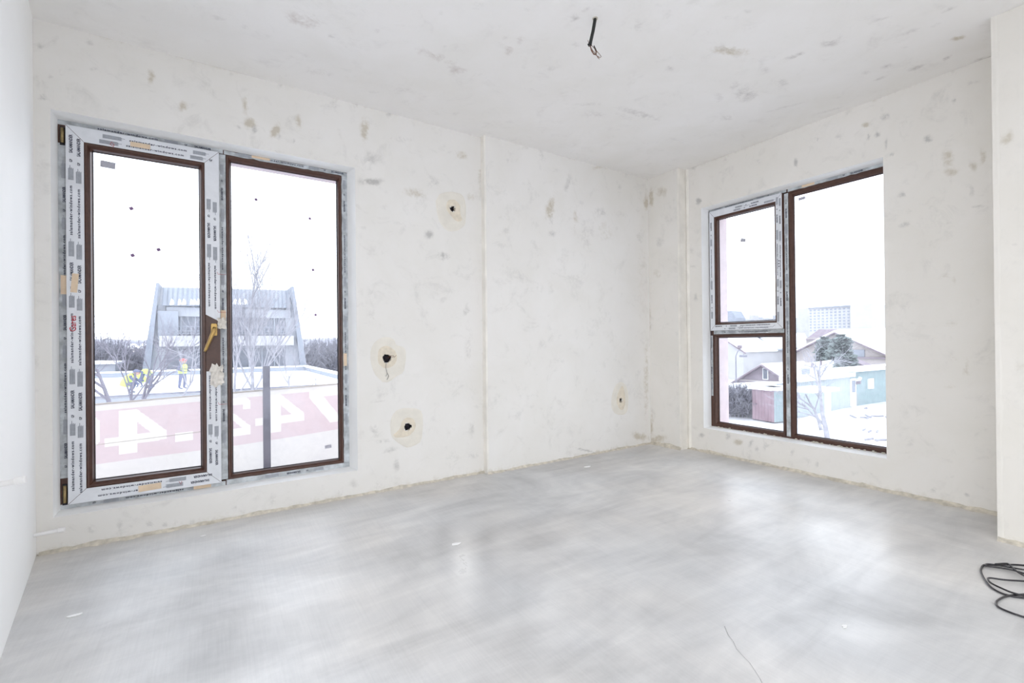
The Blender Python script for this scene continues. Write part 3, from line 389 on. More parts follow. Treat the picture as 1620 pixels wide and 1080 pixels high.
# pier at the right edge of the frame and the wall running back from it
pr = surface('wall_pier', 'PR', lambda u, v, b: np.stack([PX + b, u, v], -1), BACK, PY, 0, H, 0.016, [], M_PIER, rough=0.0006, extra=joint(0, H), flip=True); tag(pr, kind='structure')
b = MB(); b.box((PX + .001, PY - .004, 0), (.1, PY, H)); b.box((PX + .02, BACK, 0), (.1, PY - .004, H)); b.build('pier_body', M_PIER, pr)
putty_line('corner_bead', lambda z, j, w, d: [(PX + .012, PY + .002, z), (PX - d, PY + .002, z), (PX - d, PY - w + j, z), (PX - .0002, PY - w * 1.8 + j, z)], pr, mat=M_PIER)

# skewed left wall, rear wall with an unseen opening added for light, ceiling, floor
b = MB()
yw0, yw1 = -4.6, -1.75          # unseen opening added beside the camera to let sky light in
for ya, yb, za, zb in ((0, yw1, -.02, H), (yw0, BACK, -.02, H), (yw1, yw0, 2.40, H)):
    b.prism([(LX(ya), ya, za), (LX(yb), yb, za), (LX(yb) - .25, yb, za), (LX(ya) - .25, ya, za)], (0, 0, zb - za))
wl = b.build('wall_left', M_PAINT); tag(wl, kind='structure')
b = MB(); RX0 = LX(BACK)
b.box((RX0 - .2, BACK - .2, 0), (RX0 + .45, BACK, H)); b.box((-1.3, BACK - .2, 0), (.1, BACK, H)); b.box((RX0 - .2, BACK - .2, 2.15), (.1, BACK, H))
wx = b.build('wall_rear', M_WALL); tag(wx, kind='structure')
ce = surface('ceiling', 'CE', lambda u, v, b: np.stack([u, v, H + b], -1), -4.7, .05, BACK, .05, 0.02, [], M_CEIL, rough=0.0012, flip=True); tag(ce, kind='structure')
b = MB(); b.box((-5.2, BACK - .3, H + .01), (.4, .4, H + .3)); b.build('ceiling_slab', M_EXT, ce)

def floor_extra(pu, pv, col):
    # earthy mortar dust swept against the walls
    n = 0.5 + 0.5 * np.sin(pu * 4.3 + np.sin(pv * 3)) * np.sin(pu * 9.1 + 1)
    w = np.exp(-np.clip(-pv, 0, 9) / 0.05) * (0.35 + .5 * n)
    n2 = 0.5 + 0.5 * np.sin(pv * 5.3) * np.sin(pv * 11.1 + 1)
    w2 = np.exp(-np.clip(-pu, 0, 9) / 0.04) * (0.35 + .5 * n2)
    col[:, 2] = np.clip(np.maximum(w, w2), 0, .9)
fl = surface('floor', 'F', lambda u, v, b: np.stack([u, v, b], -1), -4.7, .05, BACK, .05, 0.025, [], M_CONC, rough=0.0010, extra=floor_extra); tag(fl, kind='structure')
b = MB(); b.box((-5.2, BACK - .3, -.35), (.4, .4, -.01)); b.build('floor_slab', M_EXT, fl)

b = MB(); cpx = [(1146, 990), (1152, 1004), (1160, 1014), (1165, 1026), (1176, 1038), (1186, 1048), (1194, 1060), (1203, 1074), (1208, 1086)]
for (xa, ya), (xb, yb) in zip(cpx[:-1], cpx[1:]):
    p, q = on(2, .0014, xa, ya), on(2, .0014, xb, yb); d = (q - p); w = np.array([-d[1], d[0], 0]); w = w / np.linalg.norm(w) * .0006
    b.poly([p - w, q - w * .7, q + w * .7, p + w])
b.build('floor_crack', simple('hairline_crack', (0.22, 0.22, 0.22), 0.9), fl)
for k, (px_, py_, sz, lab) in enumerate(((118, 973, .022, 'white plaster flake on the floor near the left wall'), (929, 738, .030, 'white plaster flake on the floor before the corner column'), (721, 860, .024, 'thin curved white plaster flake in the middle of the floor'), (1336, 990, .012, 'tiny white plaster flake on the floor towards the cable'), (322, 847, .012, 'tiny white plaster flake under the left window'))):
    p = on(2, .003, px_, py_); b = MB(); n = 9
    ring_ = [(p[0] + sz * math.cos(a) * (1 + .25 * math.sin(3 * a + k)), p[1] + sz * .45 * math.sin(a) * (1 + .3 * math.cos(2 * a + k)), .0012) for a in np.linspace(0, 6.283, n, endpoint=False)]
    b.prism(ring_, (0, 0, .003)); o = b.build('plaster_flake', M_REVEAL); tag(o, lab, 'plaster flake', 'plaster flakes on the concrete')
# ragged mortar fillet left along the foot of each wall
def fillet(name, p0, p1, inward, h=.018, w=.016):
    p0, p1, inward = map(lambda q: np.array(q, float), (p0, p1, inward)); L = np.linalg.norm(p1 - p0); n = max(4, int(L / .03))
    b = MB(); prev = None
    for i in range(n + 1):
        p = p0 + (p1 - p0) * i / n
        a = mnoise.noise(Vector((p[0] * 7, p[1] * 7, 0))) * .6 + mnoise.noise(Vector((p[0] * 25, p[1] * 25, 3))) * .5
        hh = max(.004, h * (1 + a)); ww = max(.004, w * (1 + 1.2 * mnoise.noise(Vector((p[0] * 17, p[1] * 17, 9)))))
        cur = [p + np.array((0, 0, hh)) - inward * .002, p + inward * .004 + np.array((0, 0, hh * .8)), p + inward * ww * .6 + np.array((0, 0, hh * .3)), p + inward * ww + np.array((0, 0, -.002))]
        if prev is not None:
            for k in range(3): b.poly([prev[k], cur[k], cur[k + 1], prev[k + 1]])
        prev = cur
    o = b.build(name, M_MORTAR, smooth=True); tag(o, kind='structure'); return o
fillet('baseboard_back', (XL + .01, 0, 0), (XC, 0, 0), (0, -1, 0), .016, .018)
fillet('baseboard_corner', (XC, -DA, 0), (-DB, -DA, 0), (0, -1, 0), .016, .02)
fillet('baseboard_corner', (-DB, -DA, 0), (-DB, YC, 0), (-1, 0, 0), .028, .03)
fillet('baseboard_right', (0, YC, 0), (0, PY, 0), (-1, 0, 0), .020, .03)
fillet('baseboard_pier', (PX, PY, 0), (PX, BACK, 0), (-1, 0, 0), .020, .03)

# ---------------------------------------------------------------- printed film lettering
_glyph = {}
def glyphs(txt, size, spacing=1.0, fat=0.0, xs=1.0, res=2):
    """flat text as vertex and face lists, origin at its lower left corner, plus its length"""
    key = (txt, size, spacing, fat, xs)
    if key in _glyph: return _glyph[key]
    cu = bpy.data.curves.new('t', 'FONT'); cu.body = txt; cu.size = size; cu.space_character = spacing; cu.offset = fat; cu.resolution_u = res; cu.fill_mode = 'FRONT'
    o = bpy.data.objects.new('t', cu); COL.objects.link(o); bpy.context.view_layer.update()
    me = o.evaluated_get(bpy.context.evaluated_depsgraph_get()).to_mesh()
    vs = [(v.co.x * xs, v.co.y) for v in me.vertices]; fs = [tuple(p.vertices) for p in me.polygons]
    o.to_mesh_clear() if hasattr(o, 'to_mesh_clear') else None
    bpy.data.objects.remove(o); bpy.data.curves.remove(cu)
    x0 = min(v[0] for v in vs); vs = [(x - x0, y) for x, y in vs]
    _glyph[key] = (vs, fs, max(v[0] for v in vs)); return _glyph[key]
PERIOD = 0.66
def film_print(M, d, s0, t0, ds, dt, length, phase, rows, scale=1.0, gaps=()):
    """one printed run along (ds, dt) from (s0, t0); rows: offsets across the strip; returns an MB with text (0) and grey blocks (1)"""
    b = MB(); us, ut = -dt, ds                   # the up direction of the text
    def put(vs, fs, a, off, mi, e=0):
        n = len(b.v)
        for x, y in vs:
            s = s0 + ds * (a + x) + us * (off + y); t = t0 + dt * (a + x) + ut * (off + y)
            b.v.append(tuple(map(float, M(s, t, d - .0008))))
        for f in fs: b.f.append(tuple(n + i for i in f)); b.mi.append(mi)
    def ok(a, L):
        return a > .006 and a + L < length - .006 and not any(a < g[1] and a + L > g[0] for g in gaps)
    for r, off in enumerate(rows):
        base = -PERIOD * 2 + phase - r * .014
        while base < length:
            g = glyphs('SALAMANDER', .0185 * scale, 1.0, .0006, .80)
            if ok(base, g[2]): put(g[0], g[1], base, off - .006 * scale, 0)
            for a0, L in ((.125, .082), (.52, .066)):
                vs = []; fs = []
                for k in range(7):
                    y = (-.010 + k * .0031) * scale; ex = .007 * ((k * 37 + int(a0 * 100)) % 5) / 4
                    x1 = L - ex + (.010 if k == 4 else 0)
                    n = len(vs); vs += [(0, y), (x1, y), (x1, y + .0026 * scale), (0, y + .0026 * scale)]; fs.append((n, n + 1, n + 2, n + 3))
                if ok(base + a0, L + .02): put(vs, fs, base + a0, off, 1)
            g = glyphs('salamander-windows.com', .0165 * scale, 1.22, .0005, 1.0)
            k = .255 / g[2]
            if ok(base + .235, .255): put([(x * k, y) for x, y in g[0]], g[1], base + .235, off - .004 * scale, 0)
            g = glyphs('GF', .0150 * scale, 1.0, .0004, .9)
            if ok(base + .612, g[2]): put(g[0], g[1], base + .612, off - .005 * scale, 0)
            base += PERIOD
    return b
def ring(b, M, o, i, do, di, mi=0, back=None):
    """mitred four-sided profile: outer rectangle o at depth do, inner rectangle i at depth di; (s0, s1, t0, t1)"""
    O = [(o[0], o[2]), (o[1], o[2]), (o[1], o[3]), (o[0], o[3])]; I = [(i[0], i[2]), (i[1], i[2]), (i[1], i[3]), (i[0], i[3])]
    for k in range(4):
        j = (k + 1) % 4
        b.poly([M(*O[k], do), M(*O[j], do), M(*I[j], di), M(*I[k], di)], mi)
        if back:
            b.poly([M(*O[k], do), M(*O[k], back), M(*O[j], back), M(*O[j], do)], mi)
            b.poly([M(*I[k], di), M(*I[j], di), M(*I[j], back), M(*I[k], back)], mi)
            b.poly([M(*O[k], back), M(*I[k], back), M(*I[j], back), M(*O[j], back)], mi)
def film_strip(b, M, o, i, d, side, gap=.0012, z=None, rag=0.0):
    """one mitred length of film on a frame side: L R T B"""
    if side == 'L': q = [(o[0], o[2] + gap), (i[0], i[2] + gap), (i[0], i[3] - gap), (o[0], o[3] - gap)]
    if side == 'R': q = [(i[1], i[2] + gap), (o[1], o[2] + gap), (o[1], o[3] - gap), (i[1], i[3] - gap)]
    if side == 'B': q = [(o[0] + gap, o[2]), (o[1] - gap, o[2]), (i[1] - gap, i[2]), (i[0] + gap, i[2])]
    if side == 'T': q = [(i[0] + gap, i[3]), (i[1] - gap, i[3]), (o[1] - gap, o[3]), (o[0] + gap, o[3])]
    b.prism([M(s, t, d - .0005) for s, t in q], np.array(M(0, 0, .0004)) - np.array(M(0, 0, 0)))
def strip_rect(b, M, s0, s1, t0, t1, d, rag=0.0, seed=0, vert=True):
    """film strip with slightly torn long edges"""
    n = max(2, int(((t1 - t0) if vert else (s1 - s0)) / .03)) if rag else 1
    A = []; B = []
    for k in range(n + 1):
        f = k / n; j1 = mnoise.noise(Vector((k * .9, seed, 0))) * rag; j2 = mnoise.noise(Vector((k * .9, seed, 5))) * rag
        if vert: A.append((s0 + j1, t0 + (t1 - t0) * f)); B.append((s1 + j2, t0 + (t1 - t0) * f))
        else: A.append((s0 + (s1 - s0) * f, t0 + j1)); B.append((s0 + (s1 - s0) * f, t1 + j2))
    for k in range(n):
        q = [A[k], B[k], B[k + 1], A[k + 1]] if vert else [A[k], A[k + 1], B[k + 1], B[k]]
        b.poly([M(s, t, d - .0005) for s, t in q])
INKS = [M_INK, M_INKG]
def pane(M, r, d, parent, gask=True):
    b = MB(); b.prism([M(r[0], r[2], d), M(r[1], r[2], d), M(r[1], r[3], d), M(r[0], r[3], d)], np.array(M(0, 0, .004)) - np.array(M(0, 0, 0)))
    g = b.build('glass_pane', M_GLASS, parent)
    b = MB(); ring(b, M, (r[0] - .002, r[1] + .002, r[2] - .002, r[3] + .002), (r[0] + .0035, r[1] - .0035, r[2] + .0035, r[3] - .0035), d - .004, d - .0015)
    tag(b.build('gasket', M_GASK, g), 'black rubber gasket')
    return g
def bead(M, o, i, do, di, parent):
    """glazing bead: a small step, a rounded slope to the glass"""
    b = MB(); w = (i[0] - o[0])
    mid = lambda f: (o[0] + w * f, o[1] - w * f, o[2] + (i[2] - o[2]) * f, o[3] - (o[3] - i[3]) * f)
    lv = [(0, do), (.12, do - .003), (.45, do - .003), (.8, do + (di - do) * .35), (1, di)]
    for (f0, d0), (f1, d1) in zip(lv[:-1], lv[1:]): ring(b, M, mid(f0), mid(f1), d0, d1)
    return b.build('glazing_bead', M_BROWN, parent, smooth=False)
def tape(M, pts, d, parent, mat=M_TAPE, name='tape_piece', th=.0006):
    b = MB(); b.prism([M(s, t, d - th) for s, t in pts], np.array(M(0, 0, th * .6)) - np.array(M(0, 0, 0)))
    return b.build(name, mat, parent)
def quadc(s, t, w, h, a=0.0):
    c, n = math.cos(a), math.sin(a)
    return [(s + x * c - y * n, t + x * n + y * c) for x, y in ((-w / 2, -h / 2), (w / 2, -h / 2), (w / 2, h / 2), (-w / 2, h / 2))]
def crumple(M, s, t, d, w, h, parent, seed):
    """bunched-up scrap of torn film"""
    b = MB(); n = 7; g = []
    for i in range(n):
        row = []
        for j in range(n):
            u, v = i / (n - 1) - .5, j / (n - 1) - .5
            e = mnoise.noise(Vector((i * .9, j * .9, seed))) ; e2 = mnoise.noise(Vector((i * .9, j * .9, seed + 5)))
            row.append(M(s + w * (u + e * .22), t + h * (v * (1 - .35 * abs(u)) + e2 * .22), d - .003 - abs(mnoise.noise(Vector((i * 1.3, j * 1.3, seed + 9)))) * .03))
        g.append(row)
    for i in range(n - 1):
        for j in range(n - 1): b.poly([g[i][j], g[i + 1][j], g[i + 1][j + 1], g[i][j + 1]])
    return tag(b.build('film_scrap', M_CRUMP, parent), 'crumpled scrap of torn protective film')
def squiggle(M, pts, d, r, mat, parent, name='marker_line'):
    b = MB(); b.tube([M(s, t, d - .001) for s, t in pts], r, 5); return b.build(name, mat, parent)
PI = math.pi

# ---------------------------------------------------------------- window 1 (left)
w1 = empty('window_1', (0, 0, 0), kind='structure')
FO = (-4.380, -2.942, .170, 2.176); DF = .122
SO = (-4.347, -3.681, .195, 2.150); SI = (-4.277, -3.752, .266, 2.074); SG = (-4.250, -3.779, .297, 2.045); DS = .106
XO = (-3.646, -2.980, .203, 2.148); XG = (-3.622, -3.006, .230, 2.118)
b = MB()
ring(b, MA, FO, (-4.33, -2.980, .210, 2.140), DF, DF, back=.19)
b.box(MA(-3.700, .2, DF), MA(-3.646, 2.15, .19))
fr = b.build('frame', M_BROWN, w1)
def film_frame_A():
    b = MB()
    strip_rect(b, MA, FO[0], SO[0] + .004, .33, 2.055, DF, .002, 1)
    strip_rect(b, MA, -3.6815, -3.6475, .206, 2.146, DF, .001, 2)
    strip_rect(b, MA, -2.979, FO[1], .20, 2.15, DF, .004, 3)
    strip_rect(b, MA, FO[0], -3.66, 2.150, FO[3] - .001, DF, .003, 4, False)
    strip_rect(b, MA, -3.655, FO[1], 2.149, FO[3] - .004, DF, .007, 5, False)
    strip_rect(b, MA, FO[0], -3.66, FO[2], .196, DF, .002, 6, False)
    strip_rect(b, MA, -3.655, FO[1], FO[2], .202, DF, .003, 7, False)
    f = b.build('protective_film', M_FILMD, fr); f['label'] = 'dusty grey protective film, shade in its colour, printed with lettering'
    P = [film_print(MA, DF - .0006, -4.357, .33, 0, 1, 1.72, .10, [0], .85), film_print(MA, DF - .0006, -3.6665, 2.146, 0, -1, 1.94, .20, [0], .8),
         film_print(MA, DF - .0006, -2.962, 2.15, 0, -1, 1.95, .17, [0], .8), film_print(MA, DF - .0006, -4.33, 2.163, 1, 0, .65, -.13, [0], .85),
         film_print(MA, DF - .0006, -3.655, 2.163, 1, 0, .70, -.05, [0], .85), film_print(MA, DF - .0006, -3.67, .183, -1, 0, .68, .62, [0], .85),
         film_print(MA, DF - .0006, -2.95, .187, -1, 0, .70, .30, [0], .85)]
    o = MB()
    for p in P:
        n = len(o.v); o.v += p.v; o.f += [tuple(n + i for i in f) for f in p.f]; o.mi += p.mi
    o.build('lettering', INKS, fr)
film_frame_A()
# opening sash
b = MB(); ring(b, MA, SO, SI, DS, DS, back=.17); sash = b.build('sash', M_BROWN, w1)
b = MB()
film_strip(b, MA, SO, SI, DS, 'L'); film_strip(b, MA, SO, SI, DS, 'T'); film_strip(b, MA, SO, SI, DS, 'B')
d_ = DS - .0005
def bleh(q): b.prism([MA(s, t, d_) for s, t in q], (0, .0004, 0))
bleh([(SI[1], SI[2] + .001), (SO[1], SO[2] + .001), (SO[1], .86), (SI[1] + .001, .853)])
bleh([(SI[1], 1.186), (SO[1], 1.145), (SO[1], SO[3] - .001), (SI[1], SI[3] - .001)])
f = b.build('protective_film', M_FILM, sash); f['label'] = 'pale grey protective film with printed lettering'
o = MB()
for p in [film_print(MA, DS - .0006, -4.327, SO[2], 0, 1, 1.95, .492, [0, -.030], 1.0),
          film_print(MA, DS - .0006, -3.704, SO[3] - .03, 0, -1, 1.92, -.25, [0, -.030], .95, [(.93, 1.28)]),
          film_print(MA, DS - .0006, SO[0] + .05, 2.123, 1, 0, .60, .0 - .03, [0, -.030], .95),
          film_print(MA, DS - .0006, SO[1] - .03, .219, -1, 0, .62, .03, [0, -.030], .95)]:
    n = len(o.v); o.v += p.v; o.f += [tuple(n + i for i in f) for f in p.f]; o.mi += p.mi
o.build('lettering', INKS, sash)
bead(MA, SI, SG, DS + .004, .148, sash)
pane(MA, SG, .150, sash)
# fixed light
fx = MB(); ring(fx, MA, (XO[0] - .002, XO[1] + .002, XO[2] - .002, XO[3] + .002), XO, DF, DF, back=.18); fx = fx.build('fixed_light', M_BROWN, w1)
bead(MA, XO, XG, DF + .002, .150, fx); pane(MA, XG, .152, fx)
# window handle on the bare brown patch of the sash stile
hd = MB(); hs, ht = -3.712, 1.098
pl = [(hs - .014, ht - .036), (hs + .014, ht - .036), (hs + .016, ht - .028), (hs + .016, ht + .028), (hs + .012, ht + .036), (hs - .012, ht + .036), (hs - .016, ht + .028), (hs - .016, ht - .028)]
hd.prism([MA(s, t, DS - .010) for s, t in pl], (0, .0095, 0))
hd = tag(hd.build('window_handle', M_BRASS, w1, bevel=.002), 'brass window handle turned down')
b = MB(); b.tube([MA(hs, ht, DS - .008), MA(hs, ht, DS - .045)], .010, 14)
b.tube([MA(hs + .004, ht + .012, DS - .046), MA(hs, ht - .004, DS - .050), MA(hs - .018, ht - .055, DS - .050), MA(hs - .040, ht - .115, DS - .047), MA(hs - .046, ht - .128, DS - .045)], [.008, .012, .0095, .0085, .006], 12)
b.build('lever', M_BRASS, hd, smooth=True)
# hinges
for z0, z1, m in ((2.045, 2.140, M_HINGE), (.192, .300, M_HINGE)):
    b = MB(); b.box(MA(-4.371, z0, DF - .003), MA(-4.351, z1, DF + .01)); h = b.build('hinge', M_GASK, w1)
    b = MB(); b.tube([MA(-4.3605, z0 + .012, DF - .006), MA(-4.3605, z1 - .008, DF - .006)], .0075, 10); b.build('hinge_pin', m, h, smooth=True)
for q, dd in ((quadc(-4.316, 1.335, .026, .098, -.08), DS), (quadc(-4.360, 1.325, .024, .098, 0), DF), (quadc(-4.045, 2.108, .086, .026, .0), DS), (quadc(-4.015, .226, .10, .034, .03), DS), (quadc(-3.775, .183, .085, .020, 0), DF), (quadc(-2.965, .90, .022, .085, 0), DF), (quadc(-3.665, 1.165, .026, .10, 0), DF), (quadc(-3.46, 2.166, .10, .014, 0), DF)):
    tag(tape(MA, q, dd - .0012, w1), 'beige masking tape piece')
crumple(MA, -3.672, 1.135, DS, .045, .07, w1, 2); crumple(MA, -3.700, .825, DS, .065, .13, w1, 5)
# red felt-pen marks
g = glyphs('Gares', .045, 1.0, .0004, .8)
b = MB()
for f in g[1]: b.poly([MA(-4.312 - g[0][i][1] * .8, 1.085 + g[0][i][0] * .95, DS - .0016) for i in f])
tag(b.build('marker_writing', M_RED, w1), 'red hand-written word')
for s, t in ((-3.672, 1.43), (-3.672, 1.205), (-3.672, .66)): tag(squiggle(MA, [(s - .022, t + .008), (s - .018, t - .004), (s + .022, t - .004)], DS, .0009, M_RED, w1), 'red felt-pen tick')
tag(squiggle(MA, [(-4.157, 2.088), (-4.166, 2.10), (-4.172, 2.085), (-4.158, 2.076), (-4.156, 2.088)], DS, .0014, M_RED, w1), 'red felt-pen loop')
tag(squiggle(MA, [(-3.885, .235), (-3.875, .215), (-3.872, .235)], DS, .0012, M_RED, w1), 'red felt-pen tick')
# stickers on the glass
def on_glass(M, ax, pxs, d, w, h, a, parent, mat, name, label):
    for x, y in pxs:
        p = on(ax, d, x, y); s = p[0] if ax == 1 else -p[1]
        tag(tape(M, quadc(s, p[2], w, h, a), d - .004, parent, mat, name), label)
on_glass(MA, 1, [(171, 261)], .15, .062, .036, -.06, sash, M_LABEL, 'glass_label', 'grey product label on the glass')
on_glass(MA, 1, [(208, 330), (210, 404), (251, 395)], .15, .017, .017, .5, sash, M_STICK, 'glass_sticker', 'small dark square sticker')
on_glass(MA, 1, [(405, 316), (490, 346), (495, 427), (499, 498)], .152, .015, .015, .3, fx, M_STICK, 'glass_sticker', 'small dark square sticker')
on_glass(MA, 1, [(519, 706)], .152, .042, .022, .1, fx, M_LABEL, 'glass_label', 'small pale label low on the glass')

# ---------------------------------------------------------------- window 2 (right)
w2 = empty('window_2', (0, 0, 0), kind='structure')
GO = (.556, 1.985, .222, 2.206)
b = MB(); ring(b, MBm, GO, (.600, 1.935, .250, 2.170), DF, DF, back=.19)
b.box(MBm(1.209, .24, DF), MBm(1.256, 2.18, .19)); b.box(MBm(.59, 1.056, DF), MBm(1.215, 1.10, .19))
fr = b.build('frame', M_BROWN, w2)
b = MB()
strip_rect(b, MBm, GO[0], .574, 1.12, 2.19, DF, .002, 11); strip_rect(b, MBm, .562, .582, .50, 1.05, DF, .002, 12)
strip_rect(b, MBm, 1.2215, 1.2525, .236, 2.17, DF, .0012, 13)
strip_rect(b, MBm, GO[0], 1.24, 2.180, 2.2055, DF, .003, 14, False); strip_rect(b, MBm, 1.25, 1.90, 2.178, 2.205, DF, .005, 15, False)
strip_rect(b, MBm, .592, 1.212, 1.062, 1.094, DF, .0008, 16, False)
f = b.build('protective_film', M_FILMD, fr); f['label'] = 'dusty grey protective film, shade in its colour, printed with lettering'
o = MB()
for p in [film_print(MBm, DF - .0006, .569, .50, 0, 1, 1.69, .2, [0], .7), film_print(MBm, DF - .0006, 1.2365, 2.17, 0, -1, 1.93, .12, [0], .8),
          film_print(MBm, DF - .0006, .58, 2.192, 1, 0, .62, -.1, [0], .8), film_print(MBm, DF - .0006, 1.27, 2.190, 1, 0, .62, -.25, [0], .8),
          film_print(MBm, DF - .0006, 1.20, 1.078, -1, 0, .60, -.12, [0], .8)]:
    n = len(o.v); o.v += p.v; o.f += [tuple(n + i for i in f) for f in p.f]; o.mi += p.mi
o.build('lettering', INKS, fr)
HO = (.570, 1.212, 1.095, 2.181); HI = (.617, 1.163, 1.145, 2.124); HG = (.640, 1.140, 1.168, 2.100)
b = MB(); ring(b, MBm, HO, HI, DS, DS, back=.17); sash = b.build('sash', M_BROWN, w2)
b = MB()
for k in 'LRTB': film_strip(b, MBm, HO, HI, DS, k)
f = b.build('protective_film', M_FILM, sash); f['label'] = 'pale grey protective film with printed lettering'
o = MB()
for p in [film_print(MBm, DS - .0006, .588, HO[2], 0, 1, 1.08, .25, [0], .8), film_print(MBm, DS - .0006, 1.196, HO[3] - .02, 0, -1, 1.05, -.5, [0, -.022], .7),
          film_print(MBm, DS - .0006, .60, 2.160, 1, 0, .58, -.3, [0, -.022], .7), film_print(MBm, DS - .0006, 1.18, 1.110, -1, 0, .58, -.15, [0, -.022], .7)]:
    n = len(o.v); o.v += p.v; o.f += [tuple(n + i for i in f) for f in p.f]; o.mi += p.mi
o.build('lettering', INKS, sash)
bead(MBm, HI, HG, DS + .004, .148, sash); pane(MBm, HG, .150, sash)
lo = MB(); LO = (.592, 1.212, .238, 1.058); ring(lo, MBm, (.590, 1.214, .236, 1.060), LO, DF, DF, back=.18); lo = lo.build('lower_light', M_BROWN, w2)
LG = (.620, 1.184, .264, 1.030); bead(MBm, LO, LG, DF + .002, .150, lo); pane(MBm, LG, .152, lo)
bi = MB(); BL = (1.255, 1.950, .232, 2.172); ring(bi, MBm, (1.253, 1.952, .230, 2.174), BL, DF, DF, back=.18); bi = bi.build('tall_light', M_BROWN, w2)
BG = (1.284, 1.918, .260, 2.140); bead(MBm, BL, BG, DF + .002, .150, bi); pane(MBm, BG, .152, bi)
# dark hinge pieces of the small sash, tape, scribbles
for z0, z1 in ((2.08, 2.17), (1.10, 1.20)):
    b = MB(); b.box(MBm(.557, z0, DF - .004), MBm(.570, z1, DF + .01)); b.build('hinge', M_GASK, w2)
tag(tape(MBm, quadc(1.40, 2.19, .09, .018), DF - .0012, w2), 'beige masking tape piece')
def scrib(s, t, w, h, n, d=DS, seed=0):
    rr = random.Random(seed); pts = [(s + w * i / n, t + h * (rr.random() - .5)) for i in range(n + 1)]
    tag(squiggle(MBm, pts, d, .0009, M_INK, w2), 'dark hand-written scribble')
scrib(.83, 1.120, .05, .02, 8, DS, 3); scrib(1.10, 1.118, .05, .018, 7, DS, 4); scrib(1.02, 1.080, .09, .012, 9, DF, 5); scrib(.90, 2.152, .05, .012, 8, DS, 6)
for k in range(3): tape(MBm, quadc(1.185, 1.64 - k * .022, .008, .008), DS - .001, w2, M_INK, 'ink_dot')
on_glass(MBm, 0, [(1176, 380)], .15, .045, .030, -.25, sash, M_LABEL, 'glass_label', 'grey product label on the glass')
on_glass(MBm, 0, [(1269, 314)], .152, .05, .022, .05, bi, M_LABEL, 'glass_label', 'pale product label on the glass')
b = MB()      # mortar crumbs and foam along the bottom joint
for k in range(70):
    s = .58 + random.random() * 1.3; r = .002 + random.random() * .006; c = np.array(MBm(s, (.224 + r * .5), .098 + random.random() * .02)); 
    b.hexa([c + np.array(q) * r for q in ((-1, -1, -.6), (1, -1, -.5), (1.2, 1, -.6), (-1, .8, -.6), (-.5, -.6, .5), (.6, -.5, .6), (.5, .5, .4), (-.6, .6, .7))])
tag(b.build('mortar_crumbs', M_MORTAR, w2), kind='stuff')
for (M, s0, s1, t0) in ((MA, AO[0], AO[1], AO[2]), ):
    pass

# ---------------------------------------------------------------- junction boxes with plaster patches
def blob(px, plane_ax, v, seed, amp=.12, n=28):
    """closed outline through hand-measured corner points, in world metres, slightly roughened"""
    P = [on(plane_ax, v, x, y) for x, y in px]; k = len(P); out = []
    for i in range(n):
        f = i / n * k; a = int(f); t = f - a
        p0, p1, p2, p3 = (P[(a + j - 1) % k] for j in range(4))
        q = .5 * ((2 * p1) + (-p0 + p2) * t + (2 * p0 - 5 * p1 + 4 * p2 - p3) * t * t + (-p0 + 3 * p1 - 3 * p2 + p3) * t ** 3)
        out.append(q + np.array([mnoise.noise(Vector((i * .8, seed, 0))) * .004, 0, mnoise.noise(Vector((i * .8, seed, 4))) * .004]))
    return out
def annulus(outer, c, r, y, th, name, mat, parent):
    b = MB(); n = len(outer); inn = []
    for p in outer:
        a = math.atan2(p[2] - c[1], p[0] - c[0]); rr = r * (1 + .10 * math.sin(a * 3 + c[0] * 9) + .06 * math.sin(a * 7)); inn.append((c[0] + rr * math.cos(a), c[1] + rr * math.sin(a)))
    for i in range(n):
        j = (i + 1) % n
        o0, o1 = outer[i], outer[j]
        m0 = (o0[0] * .93 + c[0] * .07, o0[2] * .93 + c[1] * .07); m1 = (o1[0] * .93 + c[0] * .07, o1[2] * .93 + c[1] * .07)
        b.poly([(o0[0], y + th, o0[2]), (o1[0], y + th, o1[2]), (m1[0], y, m1[1]), (m0[0], y, m0[1])])
        b.poly([(m0[0], y, m0[1]), (m1[0], y, m1[1]), (inn[j][0], y, inn[j][1]), (inn[i][0], y, inn[i][1])])
        b.poly([(inn[i][0], y, inn[i][1]), (inn[j][0], y, inn[j][1]), (inn[j][0], y + .03, inn[j][1]), (inn[i][0], y + .03, inn[i][1])])
    return b.build(name, mat, parent, smooth=False)
def wire(b, pts, r=.0012): b.tube(pts, r, 5)
boxes = [
 ('black round wall box high on the wall in an oval beige plaster patch', (-2.209, 2.007), .024, 0.0, [(689, 318), (697, 306), (711, 303), (728, 306), (736, 318), (737, 345), (734, 358), (720, 366), (706, 364), (695, 350), (691, 334)], [(708, 318), (718, 316), (727, 324), (728, 338), (731, 348), (722, 350), (712, 340), (706, 330)]),
 ('black round wall box at mid height with thin wires hanging out', (-2.717, .903), .032, 0.0, [(586, 556), (594, 540), (608, 533), (622, 536), (628, 546), (640, 550), (642, 565), (638, 588), (626, 596), (612, 605), (598, 598), (588, 580)], [(600, 552), (612, 547), (624, 554), (628, 566), (622, 578), (608, 582), (598, 572)]),
 ('black round wall box low on the wall beside the left window', (-2.573, .419), .029, 0.0, [(619, 660), (628, 648), (645, 645), (664, 648), (669, 662), (668, 686), (664, 700), (645, 708), (632, 702), (620, 692), (617, 676)], [(636, 666), (645, 660), (655, 664), (657, 676), (648, 688), (630, 692), (622, 688), (632, 678)]),
 ('small black wall box low in the far corner on the column face', (-.520, .455), .024, -DA, [(969, 622), (975, 608), (983, 604), (991, 612), (994, 630), (992, 650), (984, 656), (972, 653), (967, 640)], [(978, 620), (984, 610), (988, 620), (989, 636), (985, 648), (978, 644), (975, 632)]),
]
